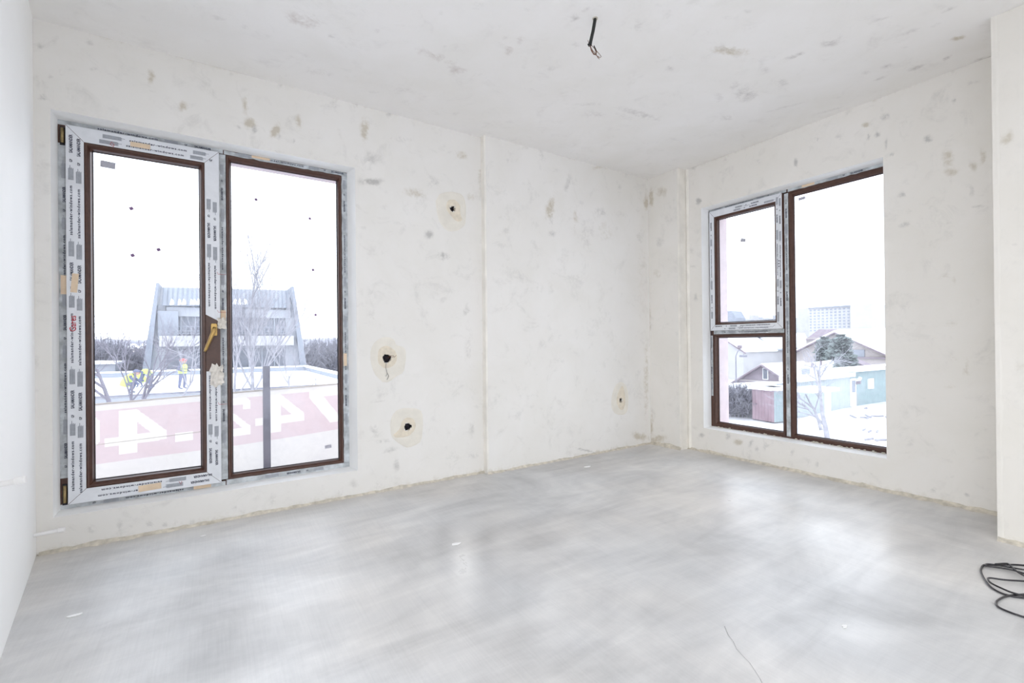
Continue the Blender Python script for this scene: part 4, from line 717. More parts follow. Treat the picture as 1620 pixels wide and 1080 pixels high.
for k, (lab, c, r, y, outl, inl) in enumerate(boxes):
    root = empty('junction_box', (c[0], y, c[1]), lab, 'wall box', 'round boxes set in the long wall')
    def par(o): o.parent = root; o.matrix_parent_inverse = Matrix.Translation(root.location).inverted(); return o
    par(tag(annulus(blob(outl, 1, y, k), c, r * 1.02, y - .0028, .0026, 'plaster_patch', M_PATCH, None), 'beige smooth plaster patch'))
    par(tag(annulus(blob(inl, 1, y, k + 20), c, r * .98, y - .0042, .0014, 'inner_patch', M_PATCH2, None), 'ochre rough plaster round the box'))
    b = MB(); b.tube([(c[0], y + .001, c[1]), (c[0], y + .045, c[1])], r * 1.04, 20, cap=False)
    b.poly([(c[0] + r * 1.04 * math.cos(a), y + .045, c[1] + r * 1.04 * math.sin(a)) for a in np.linspace(0, 2 * PI, 20, endpoint=False)])
    par(b.build('box_cup', M_DARK, None))
    b = MB(); rr = random.Random(k)
    for w in range(4):
        a = rr.random() * 6.28; wire(b, [(c[0] + r * .7 * math.cos(a), y + .04, c[1] + r * .7 * math.sin(a)), (c[0] + rr.uniform(-.5, .5) * r, y + .012, c[1] + rr.uniform(-.5, .5) * r), (c[0] + r * .6 * math.cos(a + 2), y + .022, c[1] + r * .6 * math.sin(a + 2))], .002)
    if k == 1:
        wire(b, [(c[0] - .005, .02, c[1] - .01), (c[0] - .008, -.010, c[1] - .025), (c[0] - .010, -.006, c[1] - .06), (c[0] - .002, -.005, c[1] - .095), (c[0] + .010, -.006, c[1] - .12), (c[0] - .001, -.005, c[1] - .145)], .0013)
        wire(b, [(c[0], -.006, c[1] - .10), (c[0] - .008, -.006, c[1] - .12), (c[0] - .014, -.006, c[1] - .118)], .0010)
    par(b.build('wires', M_WIREK, None))
    if k == 1:
        b = MB(); wire(b, [(c[0], .02, c[1]), (c[0] + .03, -.012, c[1] + .012), (c[0] + .052, -.012, c[1] + .01), (c[0] + .062, -.012, c[1] + .022)], .0012)
        wire(b, [(c[0] + .005, .02, c[1] + .005), (c[0] + .03, -.014, c[1] + .022), (c[0] + .048, -.014, c[1] + .016)], .0012); par(tag(b.build('bare_wire', M_COPPER, None), 'reddish brown wire end'))

# ---------------------------------------------------------------- ceiling conduit and wires
cx, cy = -2.122, -1.448
root = empty('ceiling_conduit', (cx, cy, H), 'black conduit stub hanging from the ceiling with bare looped wires', 'conduit')
def par(o): o.parent = root; o.matrix_parent_inverse = Matrix.Translation(root.location).inverted(); return o
dx = np.array([RT[0], RT[1], 0])
Pc = lambda s, z: tuple(np.array([cx, cy, z]) + dx * s)
b = MB(); b.tube([Pc(.001, H + .02), Pc(0, H - .01), Pc(-.009, H - .06), Pc(-.022, H - .115), Pc(-.026, H - .135)], .0082, 12); par(b.build('conduit_pipe', M_COND, None, smooth=True))
b = MB(); b.tube([Pc(.001, H + .001), Pc(.001, H - .003)], .014, 12); par(b.build('collar', M_MORTAR, None))
b = MB()
b.tube([Pc(-.036, H - .108), Pc(-.030, H - .125), Pc(-.022, H - .148), Pc(-.008, H - .172), Pc(.008, H - .185), Pc(.024, H - .195), Pc(.030, H - .190), Pc(.022, H - .178), Pc(.006, H - .160), Pc(-.010, H - .142), Pc(-.022, H - .128)], .0013, 6)
b.tube([Pc(-.026, H - .130), Pc(-.020, H - .158), Pc(-.008, H - .178), Pc(.004, H - .180), Pc(.008, H - .168), Pc(.002, H - .150), Pc(-.006, H - .140), Pc(-.002, H - .150), Pc(.004, H - .168), Pc(.002, H - .178), Pc(-.006, H - .174)], .0019, 6)
b.tube([Pc(-.024, H - .136), Pc(-.012, H - .160), Pc(.004, H - .176), Pc(.014, H - .196), Pc(.020, H - .202), Pc(.012, H - .190), Pc(.004, H - .178)], .0013, 6)
par(tag(b.build('looped_wires', M_COPPER, None, smooth=True), 'bare brown looped wires'))
b = MB(); b.tube([Pc(-.034, H - .126), Pc(-.030, H - .136)], .0045, 8); b.tube([Pc(-.006, H - .136), Pc(.0, H - .150), Pc(.006, H - .162)], .003, 8)
par(b.build('wire_caps', M_COND, None, smooth=True))

# ---------------------------------------------------------------- capped pipe stubs of the left wall
def stub(p0, p1, r, label):
    root = empty('pipe_stub', tuple(p0), label, 'pipe'); p0, p1 = np.array(p0), np.array(p1)
    def par(o): o.parent = root; o.matrix_parent_inverse = Matrix.Translation(root.location).inverted(); return o
    d = (p1 - p0); L = np.linalg.norm(d); d /= L
    b = MB(); b.tube([p0 - d * .03, p1 - d * .012], r, 20); par(b.build('pipe', M_PIPE, None, smooth=True))
    b = MB(); b.tube([p1 - d * .024, p1 - d * .0235, p1 - d * .003, p1], [r * 1.0, r * 1.35, r * 1.35, r * 1.1], 20); par(b.build('end_cap', M_PIPE, None, smooth=False))
stub((-4.268, -1.2, .606), (-4.180, -1.2, .615), .0088, 'white capped pipe stub at knee height on the left wall')
stub((-4.425, -.10, .127), (-4.318, -.10, .131), .0085, 'white capped pipe stub near the floor in the left corner')

# ---------------------------------------------------------------- cable coil on the floor
def floor_path(px, z): return [tuple(on(2, zz, x, y)) for (x, y), zz in zip(px, z if isinstance(z, list) else [z] * len(px))]
def smoothp(P, k=5):
    P = [np.array(p) for p in P]; out = []
    for i in range(len(P) - 1):
        p0, p1, p2, p3 = P[max(i - 1, 0)], P[i], P[i + 1], P[min(i + 2, len(P) - 1)]
        for j in range(k):
            t = j / k; out.append(.5 * ((2 * p1) + (-p0 + p2) * t + (2 * p0 - 5 * p1 + 4 * p2 - p3) * t * t + (-p0 + 3 * p1 - 3 * p2 + p3) * t ** 3))
    out.append(P[-1]); return out
cr = .0036
root = empty('cable_coil', tuple(on(2, 0, 1600, 925)), 'loosely coiled black cable lying on the concrete floor by the pier', 'cable')
def par(o): o.parent = root; o.matrix_parent_inverse = Matrix.Translation(root.location).inverted(); return o
loops = [
 ([(1670, 897), (1640, 896), (1610, 893), (1580, 893), (1558, 893), (1553, 898), (1552, 904), (1557, 915), (1565, 926), (1578, 935), (1594, 941), (1618, 945), (1655, 944), (1700, 930), (1712, 912)], cr),
 ([(1712, 912), (1690, 922), (1650, 922), (1620, 919), (1590, 917), (1567, 914), (1563, 916), (1568, 922), (1584, 930), (1604, 938), (1630, 944), (1670, 952), (1712, 950)], cr * 2.6),
 ([(1712, 950), (1690, 944), (1650, 940), (1615, 940), (1592, 943), (1579, 949), (1576, 954), (1580, 960), (1595, 967), (1618, 975), (1655, 984), (1700, 992), (1745, 985), (1760, 960), (1740, 925)], cr),
 ([(1740, 925), (1690, 905), (1640, 903), (1608, 899), (1580, 894), (1562, 892), (1560, 895), (1575, 897), (1600, 901), (1625, 908), (1670, 918), (1700, 935)], cr * 2.4),
 ([(1700, 935), (1650, 925), (1625, 913), (1608, 903), (1598, 894), (1592, 891), (1575, 892)], cr * 4.2)]
for px, z in loops:
    b = MB(); b.tube(smoothp(floor_path(px, z)), cr, 8); par(b.build('cable_loop', M_CABLE, None, smooth=True))
# ================================================================ outside, distance haze mixed into the far colours
M_SNOW = simple('fresh_snow', (0.90, 0.91, 0.93), 0.9, 0.05, .6)
M_SNOWP = simple('patchy_snow_ground', (0.629, 0.620, 0.637), 0.95, 0.22, .9)
M_CLAD = simple('blue_grey_cladding', (0.238, 0.259, 0.302), 0.6, 0.08, .6)
M_CLADL = simple('pale_panel', (0.350, 0.364, 0.399), 0.6, 0.06, .5)
M_CLADM = simple('grey_panel', (0.280, 0.301, 0.343), 0.6, 0.06, .5)
M_PANE = simple('dark_window_pane', (0.143, 0.155, 0.186), 0.25, 0.3, .8)
M_STEEL = simple('galvanised_steel', (0.208, 0.208, 0.248), 0.4, 0.15, 5, 0.5, .3)
M_BARK = simple('grey_bark', (0.189, 0.175, 0.210), 0.9, 0.2, 5)
M_BARKP = simple('pale_birch_bark', (0.330, 0.323, 0.352), 0.9, 0.2, 5)
M_TWIG = simple('haze_tinted_twigs', (0.188, 0.184, 0.216), 0.95, 0.3, .7)
M_FIR = simple('conifer_green', (0.17, 0.20, 0.19), 0.9, 0.35, 2)
M_ROOFR = simple('red_brown_tiles', (0.22, 0.175, 0.20), 0.8, 0.2, 2)
M_CREAM = simple('cream_render', (0.416, 0.376, 0.360), 0.9, 0.06, .8)
M_MAUVE = simple('mauve_brick_wall', (0.259, 0.216, 0.245), 0.9, 0.1, 1.5)
M_GREEN = simple('green_sheet_metal', (0.27, 0.34, 0.345), 0.6, 0.1, 2)
M_GREENP = simple('pale_green_sheet_metal', (0.40, 0.44, 0.455), 0.6, 0.06, 2)
M_REDW = simple('dusty_red_boards', (0.27, 0.185, 0.21), 0.8, 0.12, 2)
M_WHITE = simple('white_board', (0.78, 0.78, 0.78), 0.7, 0.04, 3)
M_HIVIS = simple('hi_vis_yellow', (0.55, 0.72, 0.16), 0.7, 0.08, 12)
M_NAVY = simple('navy_work_cloth', (0.13, 0.14, 0.22), 0.9, 0.2, 12)
M_SKIN = simple('skin_tone', (0.48, 0.30, 0.24), 0.6, 0.05, 12)
M_HELM = simple('red_helmet', (0.60, 0.08, 0.07), 0.4, 0.05, 12)
M_CLOTH = cloth_mat('banner_cloth_white', (0.72, 0.68, 0.63), .5)
M_CLOTHR = cloth_mat('banner_cloth_red', (0.66, 0.535, 0.53), .5)
M_CLOTHD = cloth_mat('banner_print_white', (0.82, 0.77, 0.71), .5)
M_BLOCK = simple('pale_block_wall', (0.452, 0.445, 0.452), 0.9, 0.05, .6)
GZ = -4.5

# ground: gently uneven snow
b = MB(); n = 60
def gz(x, y): return GZ + mnoise.noise(Vector((x * .06, y * .06, 0))) * .25
xs = np.concatenate([np.linspace(-400, -40, 12), np.linspace(-30, 100, 50), np.linspace(120, 600, 14)]); ys = np.concatenate([np.linspace(-300, -40, 8), np.linspace(-30, 100, 50), np.linspace(120, 600, 14)])
me = bpy.data.meshes.new('ground'); V = [(float(x), float(y), gz(x, y)) for x in xs for y in ys]; k = len(ys)
Fq = [(i * k + j, (i + 1) * k + j, (i + 1) * k + j + 1, i * k + j + 1) for i in range(len(xs) - 1) for j in range(k - 1)]
me.from_pydata(V, [], Fq); me.materials.append(M_SNOWP); me.polygons.foreach_set('use_smooth', [True] * len(Fq))
g = bpy.data.objects.new('ground', me); COL.objects.link(g); tag(g, kind='structure')

def A(px, py, Y):
    p = on(1, Y, px, py); return p[0], p[2]
def Bp(px, py, X):
    p = on(0, X, px, py); return p[1], p[2]

# balcony slab, rail post and mirrored telephone banner outside the left window
b = MB(); b.box((-6.0, WT, -.20), (-1.6, 1.05, -.06)); tag(b.build('balcony_slab', M_BLOCK), kind='structure')
b = MB(); b.box((-3.402, .865, -.06), (-3.352, .895, .845)); b.box((-3.42, .84, -.06), (-3.33, .92, -.045)); b.tube([(-3.377, .86, .40), (-3.377, .865, .40)], .008, 8)
ps = b.build('rail_post', M_STEEL, bevel=.002); tag(ps, 'grey steel post standing in front of the banner outside the left window', 'post')
bn = empty('banner', (-3.6, .9, .0), 'pink and white cloth banner with big digits seen from behind beyond the left window', 'banner')
def par(o, r=bn): o.parent = r; o.matrix_parent_inverse = Matrix.Translation(r.location).inverted(); return o
BY = .905
def wav(x, z): return BY + .006 * math.sin(x * 5 + z * 3) + .004 * math.sin(z * 17 + x * 2) * (0.6 if z < .7 else 0) + .004 * mnoise.noise(Vector((x * 3, z * 6, 1)))
ztop = lambda x: .6265 + (x + 4.387) * .032; zred = lambda x: .226 + (x + 4.389) * .0425 + .006 * math.sin(x * 4)
def cloth(z0f, z1f, mat, name, off=0.0, nz=10):
    b = MB(); xs = np.linspace(-5.6, -1.8, 90)
    for x0, x1 in zip(xs[:-1], xs[1:]):
        for j in range(nz):
            q = []
            for (x, f) in ((x0, j), (x1, j), (x1, j + 1), (x0, j + 1)):
                z = z0f(x) + (z1f(x) - z0f(x)) * f / nz; q.append((x, wav(x, z) + off, z))
            b.poly(q)
    return par(b.build(name, mat, smooth=True))
cloth(lambda x: -.06, zred, M_CLOTH, 'banner_foot'); cloth(lambda x: ztop(x) - .045, ztop, M_CLOTH, 'banner_hem')
b = MB(); b.tube([(x, BY, ztop(x)) for x in np.linspace(-5.6, -1.8, 20)], .006, 6); par(b.build('top_cord', M_CLOTH))
four = [[(.22, 1), (.50, 1), (.50, 0), (.22, 0)], [(0, .22), (1, .22), (1, .42), (0, .42)], [(.50, 1), (1, .42), (.74, .42), (.50, .72)]]
two = [[(.05, 0), (1, 0), (1, .20), (.05, .20)], [(1, .20), (.68, .20), (.02, .62), (.28, .66)], [(.02, .60), (.28, .60), (.28, .86), (.02, .86)], [(.02, .80), (.20, 1), (.80, 1), (1, .86), (.72, .80), (.28, .80)], [(1, .66), (1, .86), (.72, .86), (.72, .66)]]
seven = [[(0, .80), (1, .80), (1, 1), (0, 1)], [(0, .80), (.32, .80), (.80, 0), (.48, 0)]]
zero = [[(.0, .2), (.26, .26), (.26, .74), (.0, .8)], [(.74, .26), (1, .2), (1, .8), (.74, .74)], [(0, .8), (.26, .74), (.74, .74), (1, .8), (.75, 1), (.25, 1)], [(0, .2), (.25, 0), (.75, 0), (1, .2), (.74, .26), (.26, .26)]]
# places measured on the banner plane
def span(px0, px1, py0, py1):
    x0, zt = A(px0, py0, BY); x1, zb = A(px1, py1, BY); return x0, zb, x1 - x0, zt - zb
dig_specs = [(four, span(166, 264, 652, 712)), (two, span(352, 397, 630, 688)), (four, span(404, 481, 627, 680)), (seven, span(489, 556, 618, 666)), (zero, span(96, 158, 660, 712))]
dig_specs.append(([[(0, 0), (1, 0), (1, 1), (0, 1)]], span(277, 305, 685, 696)))
# the printed field is cut into small cells; the cells inside a digit are its own pale cloth
def in_poly(P, u, v):
    c = np.zeros(u.shape, bool); n = len(P)
    for k in range(n):
        (x1, y1), (x2, y2) = P[k], P[(k + 1) % n]
        if y1 == y2: continue
        c ^= ((y1 > v) != (y2 > v)) & (u < (x2 - x1) * (v - y1) / (y2 - y1) + x1)
    return c
def patch(x0, x1, st, nz, name, digits):
    X = np.arange(x0, x1 + st / 2, st); Fz = np.linspace(0, 1, nz + 1); XX, FF = np.meshgrid(X, Fz, indexing='ij')
    z0 = np.vectorize(zred)(XX); z1 = np.vectorize(ztop)(XX) - .045; ZZ = z0 + (z1 - z0) * FF; YY = np.vectorize(wav)(XX, ZZ)
    idx = np.arange(XX.size).reshape(XX.shape); q = np.stack([idx[:-1, :-1], idx[1:, :-1], idx[1:, 1:], idx[:-1, 1:]], -1).reshape(-1, 4)
    xc = ((XX[:-1, :-1] + XX[1:, 1:]) / 2).ravel(); zc = ((ZZ[:-1, :-1] + ZZ[1:, 1:]) / 2).ravel(); pts = np.stack([XX, YY, ZZ], -1).reshape(-1, 3)
    free = np.ones(len(q), bool)
    def make(sel, nm, mat):
        qs = q[sel]; us, inv = np.unique(qs, return_inverse=True); me = bpy.data.meshes.new(nm); me.from_pydata(pts[us].tolist(), [], inv.reshape(qs.shape).tolist())
        me.materials.append(mat); me.polygons.foreach_set('use_smooth', [True] * len(qs)); o = bpy.data.objects.new(nm, me); COL.objects.link(o); return par(o)
    for P, (dx0, dz0, w, h) in digits:
        u = (xc - dx0) / w; v = (zc - dz0 - .045 * (xc - dx0)) / h; m = np.zeros(len(q), bool)
        for pp in P: m |= in_poly(pp, u, v)
        m &= free
        if m.any(): tag(make(m, 'digit', M_CLOTHD), 'mirrored pale digit' if len(P) > 1 else 'pale dash'); free &= ~m
    make(free, name, M_CLOTHR)
patch(-4.90, -2.60, .008, 56, 'banner_field', dig_specs); patch(-5.6, -4.90, .05, 10, 'banner_field', []); patch(-2.60, -1.8, .05, 10, 'banner_field', [])
b = MB(); b.tube([(x, wav(x, .36) - .002, A(200, 697, BY)[1] + (x + 4.2) * .035) for x in np.linspace(-5, -3.75, 30)], .0022, 5); par(b.build('fold_line', M_MORTAR))

# ---- snowy flat roof, low parapets
rf = empty('flat_roof_building', (-5, 39, GZ), 'low building with a snow covered flat roof and blue grey parapets', 'building')
def parr(o, r=rf): o.parent = r; o.matrix_parent_inverse = Matrix.Translation(r.location).inverted(); return o
RY0, RY1, RX1 = 29.2, 48.3, 4.4
b = MB(); b.box((-45, RY0, GZ - .3), (RX1, RY1, -1.75)); parr(b.build('walls', M_CLADL))
b = MB(); b.box((-45, RY0 + .05, -1.75), (RX1 - .1, RY1 - .1, -1.60)); parr(b.build('roof_snow', M_SNOW))
b = MB(); b.box((-45, RY0 - .06, -1.70), (RX1 + .06, RY0 + .10, -1.60)); parr(b.build('roof_edge', M_STEEL))
b = MB(); b.box((-45, RY1 - .3, -1.6), (RX1, RY1, -1.22)); b.box((RX1 - .3, RY0, -1.6), (RX1, RY1, -1.25)); parr(b.build('parapet', M_CLADM))
b = MB(); b.box((-45, RY1 - .4, -1.22), (RX1 + .05, RY1 + .1, -1.10)); b.box((RX1 - .4, RY0, -1.25), (RX1 + .05, RY1 - .4, -1.12)); parr(b.build('parapet_snow', M_SNOW))
b = MB(); b.box((-45, RY0 + 5, -1.62), (RX1 - .5, RY0 + 5.08, -1.575)); parr(b.build('snow_track', M_CLADL))

# ---- trapezoid building with sloping side fins
Y2 = 52.0
tb = empty('fin_building', (-4, Y2, GZ), 'blue grey building with slanting side fins and a ribbed sloping top', 'building')
def part_(o): return parr(o, tb)
def ap(px, py, dy=0): x, z = A(px, py, Y2 + dy); return (x, Y2 + dy, z)
x0, x1 = ap(262, 500)[0], ap(458, 500)[0]; zt = ap(262, 482)[2]
b = MB(); b.prism([ap(232, 640, 1.2), ap(484, 640, 1.2), ap(482, 604, 1.2), ap(463, 483, 1.2), ap(253, 483, 1.2), ap(234, 604, 1.2)], (0, 7, 0)); part_(b.build('wall', M_CLADL))
# fins: slanted parallelograms leaning inward
for (bx0, bx1, tx0, tx1, side) in ((222, 236, 247, 251, -1), (478, 489, 461, 465, 1)):
    a0, a1 = ap(bx0, 604), ap(bx1, 604); c0, c1 = ap(tx0, 447 if side < 0 else 453), ap(tx1, 447 if side < 0 else 453)
    b = MB(); b.prism([a0, a1, c1, c0], (0, 9, 0)); part_(b.build('side_fin', M_CLAD))
b = MB()   # sloped pale infill next to the fins
b.prism([ap(236, 604, .9), ap(262, 604, .9), ap(262, 482, .9), ap(250, 482, .9)], (0, .4, 0)); part_(b.build('corner_panel', M_CLADL)); b = MB(); b.prism([ap(452, 604, .9), ap(479, 604, .9), ap(466, 482, .9), ap(452, 482, .9)], (0, .4, 0)); part_(b.build('corner_panel', M_CLADL))
# ribbed sloping top
b = MB(); b.prism([ap(256, 483, .3), ap(460, 487, .3), ap(459, 459, 3.0), ap(258, 454, 3.0)], (0, .3, 0)); part_(b.build('sloping_top', M_CLADM))
nr = 30
for i in range(nr):
    f = i / (nr - 1); b = MB() if i == 0 else b
    lo_ = np.array(ap(257, 483, .2)) * (1 - f) + np.array(ap(459, 487, .2)) * f; hi_ = np.array(ap(259, 454, 2.9)) * (1 - f) + np.array(ap(458, 459, 2.9)) * f
    b.tube([lo_, hi_], .055, 4)
part_(tag(b.build('roof_ribs', M_CLAD), kind='stuff'))
rr = random.Random(4)
for i, px in enumerate((272, 284, 291, 303, 308, 314, 372, 380, 388)):
    p = ap(px, 477, .15); b = MB(); k_ = .5 + rr.random() * .35
    b.prism([(p[0] - .28 * k_, p[1], p[2] - .35), (p[0] + .3 * k_, p[1], p[2] - .3), (p[0] + .2 * k_, p[1] + .3, p[2] + .1 * k_), (p[0] - .05, p[1] + .3, p[2] + .35 * k_)], (0, -.15, .1)); part_(b.build('snow_patch', M_SNOW))
def storey(pt, pb, name):
    q = [ap(263, pb, 1.1), ap(453, pb, 1.1), ap(453, pt, 1.1), ap(263, pt, 1.1)]
    n = 9; ws = []
    for i in range(n):
        xa = q[0][0] + (q[1][0] - q[0][0]) * (i + .08) / n; xb = q[0][0] + (q[1][0] - q[0][0]) * (i + .92) / n
        b = MB(); b.box((xa, Y2 + 1.02, q[0][2] + .08), (xb, Y2 + 1.19, q[2][2] - .05)); part_(b.build('window', M_PANE))
    b = MB()
    for i in range(n + 1):
        xa = q[0][0] + (q[1][0] - q[0][0]) * i / n; b.box((xa - .07, Y2 + .95, q[0][2]), (xa + .07, Y2 + 1.2, q[2][2]))
    part_(b.build('mullions', M_CLADM))
storey(500, 530, 'u'); storey(549, 592, 'l')
b = MB(); z0 = ap(260, 499)[2]; z1 = ap(260, 484)[2]; b.box((x0, Y2 + .7, z0), (x1 + .2, Y2 + 1.3, z1)); part_(b.build('fascia_panel', M_CLADL))
b = MB(); z0 = ap(260, 548)[2]; z1 = ap(260, 531)[2]; b.box((x0 - .5, Y2 - .1, z0), (x1 + .4, Y2 + 1.3, z1)); part_(b.build('floor_band', M_BLOCK))
b = MB(); za = ap(260, 530)[2]; zb = ap(260, 516)[2]
for z in (za + .15, (za + zb) / 2, zb): b.box((x0 - .2, Y2 - .05, z - .03), (x1 + .2, Y2 + .0, z + .03))
for i in range(28): xx = x0 + (x1 - x0) * i / 27; b.box((xx - .025, Y2 - .05, za), (xx + .025, Y2, zb))
part_(b.build('balcony_rail', M_CLAD))
b = MB(); p = ap(262, 500, .5); b.box((p[0] - .6, Y2 + .4, p[2] - 2.3), (p[0] + 1.0, Y2 + 1.1, p[2] + .5)); part_(b.build('stair_bay', M_CLADM))

# ---- bare trees on the skyline, haze put into their colour
def crown_mesh(seed, twigs=220, mat=M_TWIG):
    """a bare round crown: many fine twigs on a few limbs, unit height"""
    r_ = random.Random(seed); b = MB(); b.tube([(0, 0, 0), (0, 0, .45)], [.035, .02], 5)
    for i in range(twigs):
        a = r_.random() * 6.28; e = r_.random() ** .6 * 1.45; L = .28 + r_.random() * .30; s = .18 + r_.random() * .35
        p = Vector((0, 0, s)); d = Vector((math.cos(a) * math.sin(e), math.sin(a) * math.sin(e), math.cos(e) + .12)).normalized()
        q = p + d * L * .6 + Vector((r_.uniform(-.04, .04),) * 3); q2 = q + (d + Vector((0, 0, .35))).normalized() * L * .5
        b.tube([p, q, q2], [.022, .016, .008], 3, cap=False)
        for _ in range(2):
            w = q.lerp(q2, r_.random()); b.tube([w, w + Vector((r_.uniform(-1, 1), r_.uniform(-1, 1), r_.random())).normalized() * .12], [.012, .005], 3, cap=False)
    return b.mesh('twig_crown', mat)
crowns = [crown_mesh(s) for s in range(4)]
def place_tree(x, y, z, h, w, k, label, group):
    o = bpy.data.objects.new('bare_tree', crowns[k % 4]); COL.objects.link(o); o.location = (x, y, z); o.scale = (w, w, h); o.rotation_euler.z = k * 1.3
    return tag(o, label, 'tree', group)
rr = random.Random(11)
for i in range(14):
    px = 118 + i * 9.0 + rr.uniform(-3, 3); Y = 62 + (i % 5) * 5.6; tp = (555 if 8 < i < 13 else 540) + rr.uniform(-4, 6); x, z = A(px, tp, Y)
    place_tree(x, Y, GZ, z - GZ, 4.0, i, 'bare grey tree in the hazy row left of the fin building', 'skyline trees left of the fin building')
for i in range(9):
    px = 484 + i * 8 + rr.uniform(-2, 2); Y = 62 + (i % 5) * 5.6; x, z = A(px, 538 + rr.uniform(-4, 8), Y)
    place_tree(x, Y, GZ, z - GZ, 4.0, i + 2, 'bare grey tree in the hazy row right of the fin building', 'skyline trees right of the fin building')
# far wooded ridge, haze put into its colour
b = MB(); L = []
for i in range(161):
    a = -.9 + i / 160 * 3.2; R = 380; x = CAM[0] + R * math.sin(a); y = CAM[1] + R * math.cos(a)
    L.append((x, y, GZ + 5.5 + mnoise.noise(Vector((i * .11, 0, 0))) * 3 + mnoise.noise(Vector((i * .9, 3, 0))) * 1.2 + (4 if a < .35 else -1.5)))
for p, q in zip(L[:-1], L[1:]):
    o_ = lambda p, k: (CAM[0] + (p[0] - CAM[0]) * k, CAM[1] + (p[1] - CAM[1]) * k)
    b.hexa([(*o_(p, .97), GZ - 2), (*o_(q, .97), GZ - 2), (*o_(q, 1.2), GZ - 2), (*o_(p, 1.2), GZ - 2), (p[0], p[1], p[2]), (q[0], q[1], q[2]), (*o_(q, 1.2), q[2] + 2), (*o_(p, 1.2), p[2] + 2)])
tag(b.build('wooded_ridge', simple('haze_tinted_ridge', (0.270, 0.270, 0.307), 0.95, 0.12, .03)), kind='structure')

def house(name, label, verts2, ax_y, depth, wall, roof, snow=True): ...
def gable(name, label, yc, w, z0, ze, zr, x, L, wall, roof, over=.5, snow_t=.18):
    """gabled house, gable end facing -x: centre yc, width w, eaves ze, ridge zr"""
    r = empty(name, (x, yc, z0), label, 'house'); P = lambda o: parr(o, r)
    b = MB(); b.prism([(x, yc - w / 2, z0), (x, yc + w / 2, z0), (x, yc + w / 2, ze), (x, yc, zr), (x, yc - w / 2, ze)], (L, 0, 0)); P(b.build('wall', wall))
    s = (zr - ze) / (w / 2)
    for sg in (-1, 1):
        e = yc + sg * (w / 2 + over); zz = ze - over * s
        b = MB(); b.prism([(x - over, yc, zr), (x - over, e, zz), (x - over, e, zz + .14), (x - over, yc, zr + .14)], (L + 2 * over, 0, 0)); P(b.build('roof', roof))
        if snow_t:
            b = MB(); b.prism([(x - over + .12, yc, zr + .145), (x - over + .12, e - sg * .15, zz + .145 + .15 * s), (x - over + .12, e - sg * .15, zz + .145 + snow_t), (x - over + .12, yc, zr + .145 + snow_t)], (L + 2 * over - .24, 0, 0)); P(b.build('roof_snow', M_SNOW))
    return r
def win(r, x, y0, y1, z0, z1, mat=M_PANE, t=.12, name='window'):
    b = MB(); b.box((x - t, y0, z0), (x, y1, z1)); f = parr(b.build(name, M_WHITE), r)
    b = MB(); e = min(.12, abs(y1 - y0) * .15); b.box((x - t - .03, min(y0, y1) + e, z0 + e), (x - t, max(y0, y1) - e, z1 - e)); o = b.build('pane', mat); o.parent = f; return f

# small white-roofed far house among the left trees
x, z = A(215, 548, 100); r = empty('small_house', (x, 100, GZ), 'small far house with two white roof peaks among the left trees', 'house')
b = MB(); b.box((x - 1.2, 100, GZ), (x + 1.5, 104, z - .2)); parr(b.build('wall', M_CREAM), r)
for dx_ in (-.6, .9):
    b = MB(); b.prism([(x + dx_ - .85, 99.7, z - .3), (x + dx_ + .85, 99.7, z - .3), (x + dx_, 99.7, z + .5)], (0, 5, 0)); parr(b.build('roof_snow', M_SNOW), r)
x, z = A(163, 571, 56); b = MB(); b.box((x - .9, 56, GZ), (x + .9, 59, z - .3)); r = empty('snowy_shed', (x, 56, GZ), 'low far shed with a flat snowy roof left of the fin building', 'shed'); parr(b.build('wall', M_CLADL), r)
b = MB(); b.prism([(x - 1.2, 55.6, z - .3), (x + 1.1, 55.6, z - .3), (x + 1.2, 55.6, z - .1), (x - .9, 55.6, z + .0)], (0, 4, 0)); parr(b.build('roof_snow', M_SNOW), r)

# ---- window 2 view
# apartment block far off
X = 190.0; (y0, z0), (y1, z1) = Bp(1280, 545, X), Bp(1353, 484, X)
ab = empty('apartment_block', (X, (y0 + y1) / 2, GZ), 'long pale many windowed apartment block far beyond the roofs', 'building')
zt = z1
b = MB(); b.box((X, y0, GZ), (X + 40, y1, zt)); parr(b.build('wall', M_BLOCK), ab)
y2 = Bp(1379, 484, X - 4)[0]
b = MB(); b.box((X - 4, y1, GZ), (X + 30, y2, Bp(1379, 481, X)[1])); parr(b.build('end_wall', M_BLOCK), ab)
y3 = Bp(1262, 490, X + 10)[0]; b = MB(); b.box((X + 10, y3, GZ), (X + 40, y0, Bp(1265, 488, X + 10)[1])); parr(b.build('side_wing', M_BLOCK), ab)
nc, nrw = 11, 8; wme = MB(); fw_ = abs(y1 - y0) / nc; fh = (zt - Bp(1310, 524, X)[1]) / nrw
wme.box((-.10, -fw_ * .24, -fh * .25), (0, fw_ * .24, fh * .25)); wme = wme.mesh('block_window', M_CLADM)
for i in range(nc):
    for j in range(nrw):
        o = bpy.data.objects.new('window', wme); COL.objects.link(o); o.parent = ab; o.matrix_parent_inverse = Matrix.Translation(ab.location).inverted()
        o.location = (X, y0 + (y1 - y0) * (i + .5) / nc, zt - fh * (j + .62))
b = MB(); b.box((X - .5, y0, zt), (X + 40, y1, zt + .5)); parr(b.build('roof_edge', M_CLADM), ab)
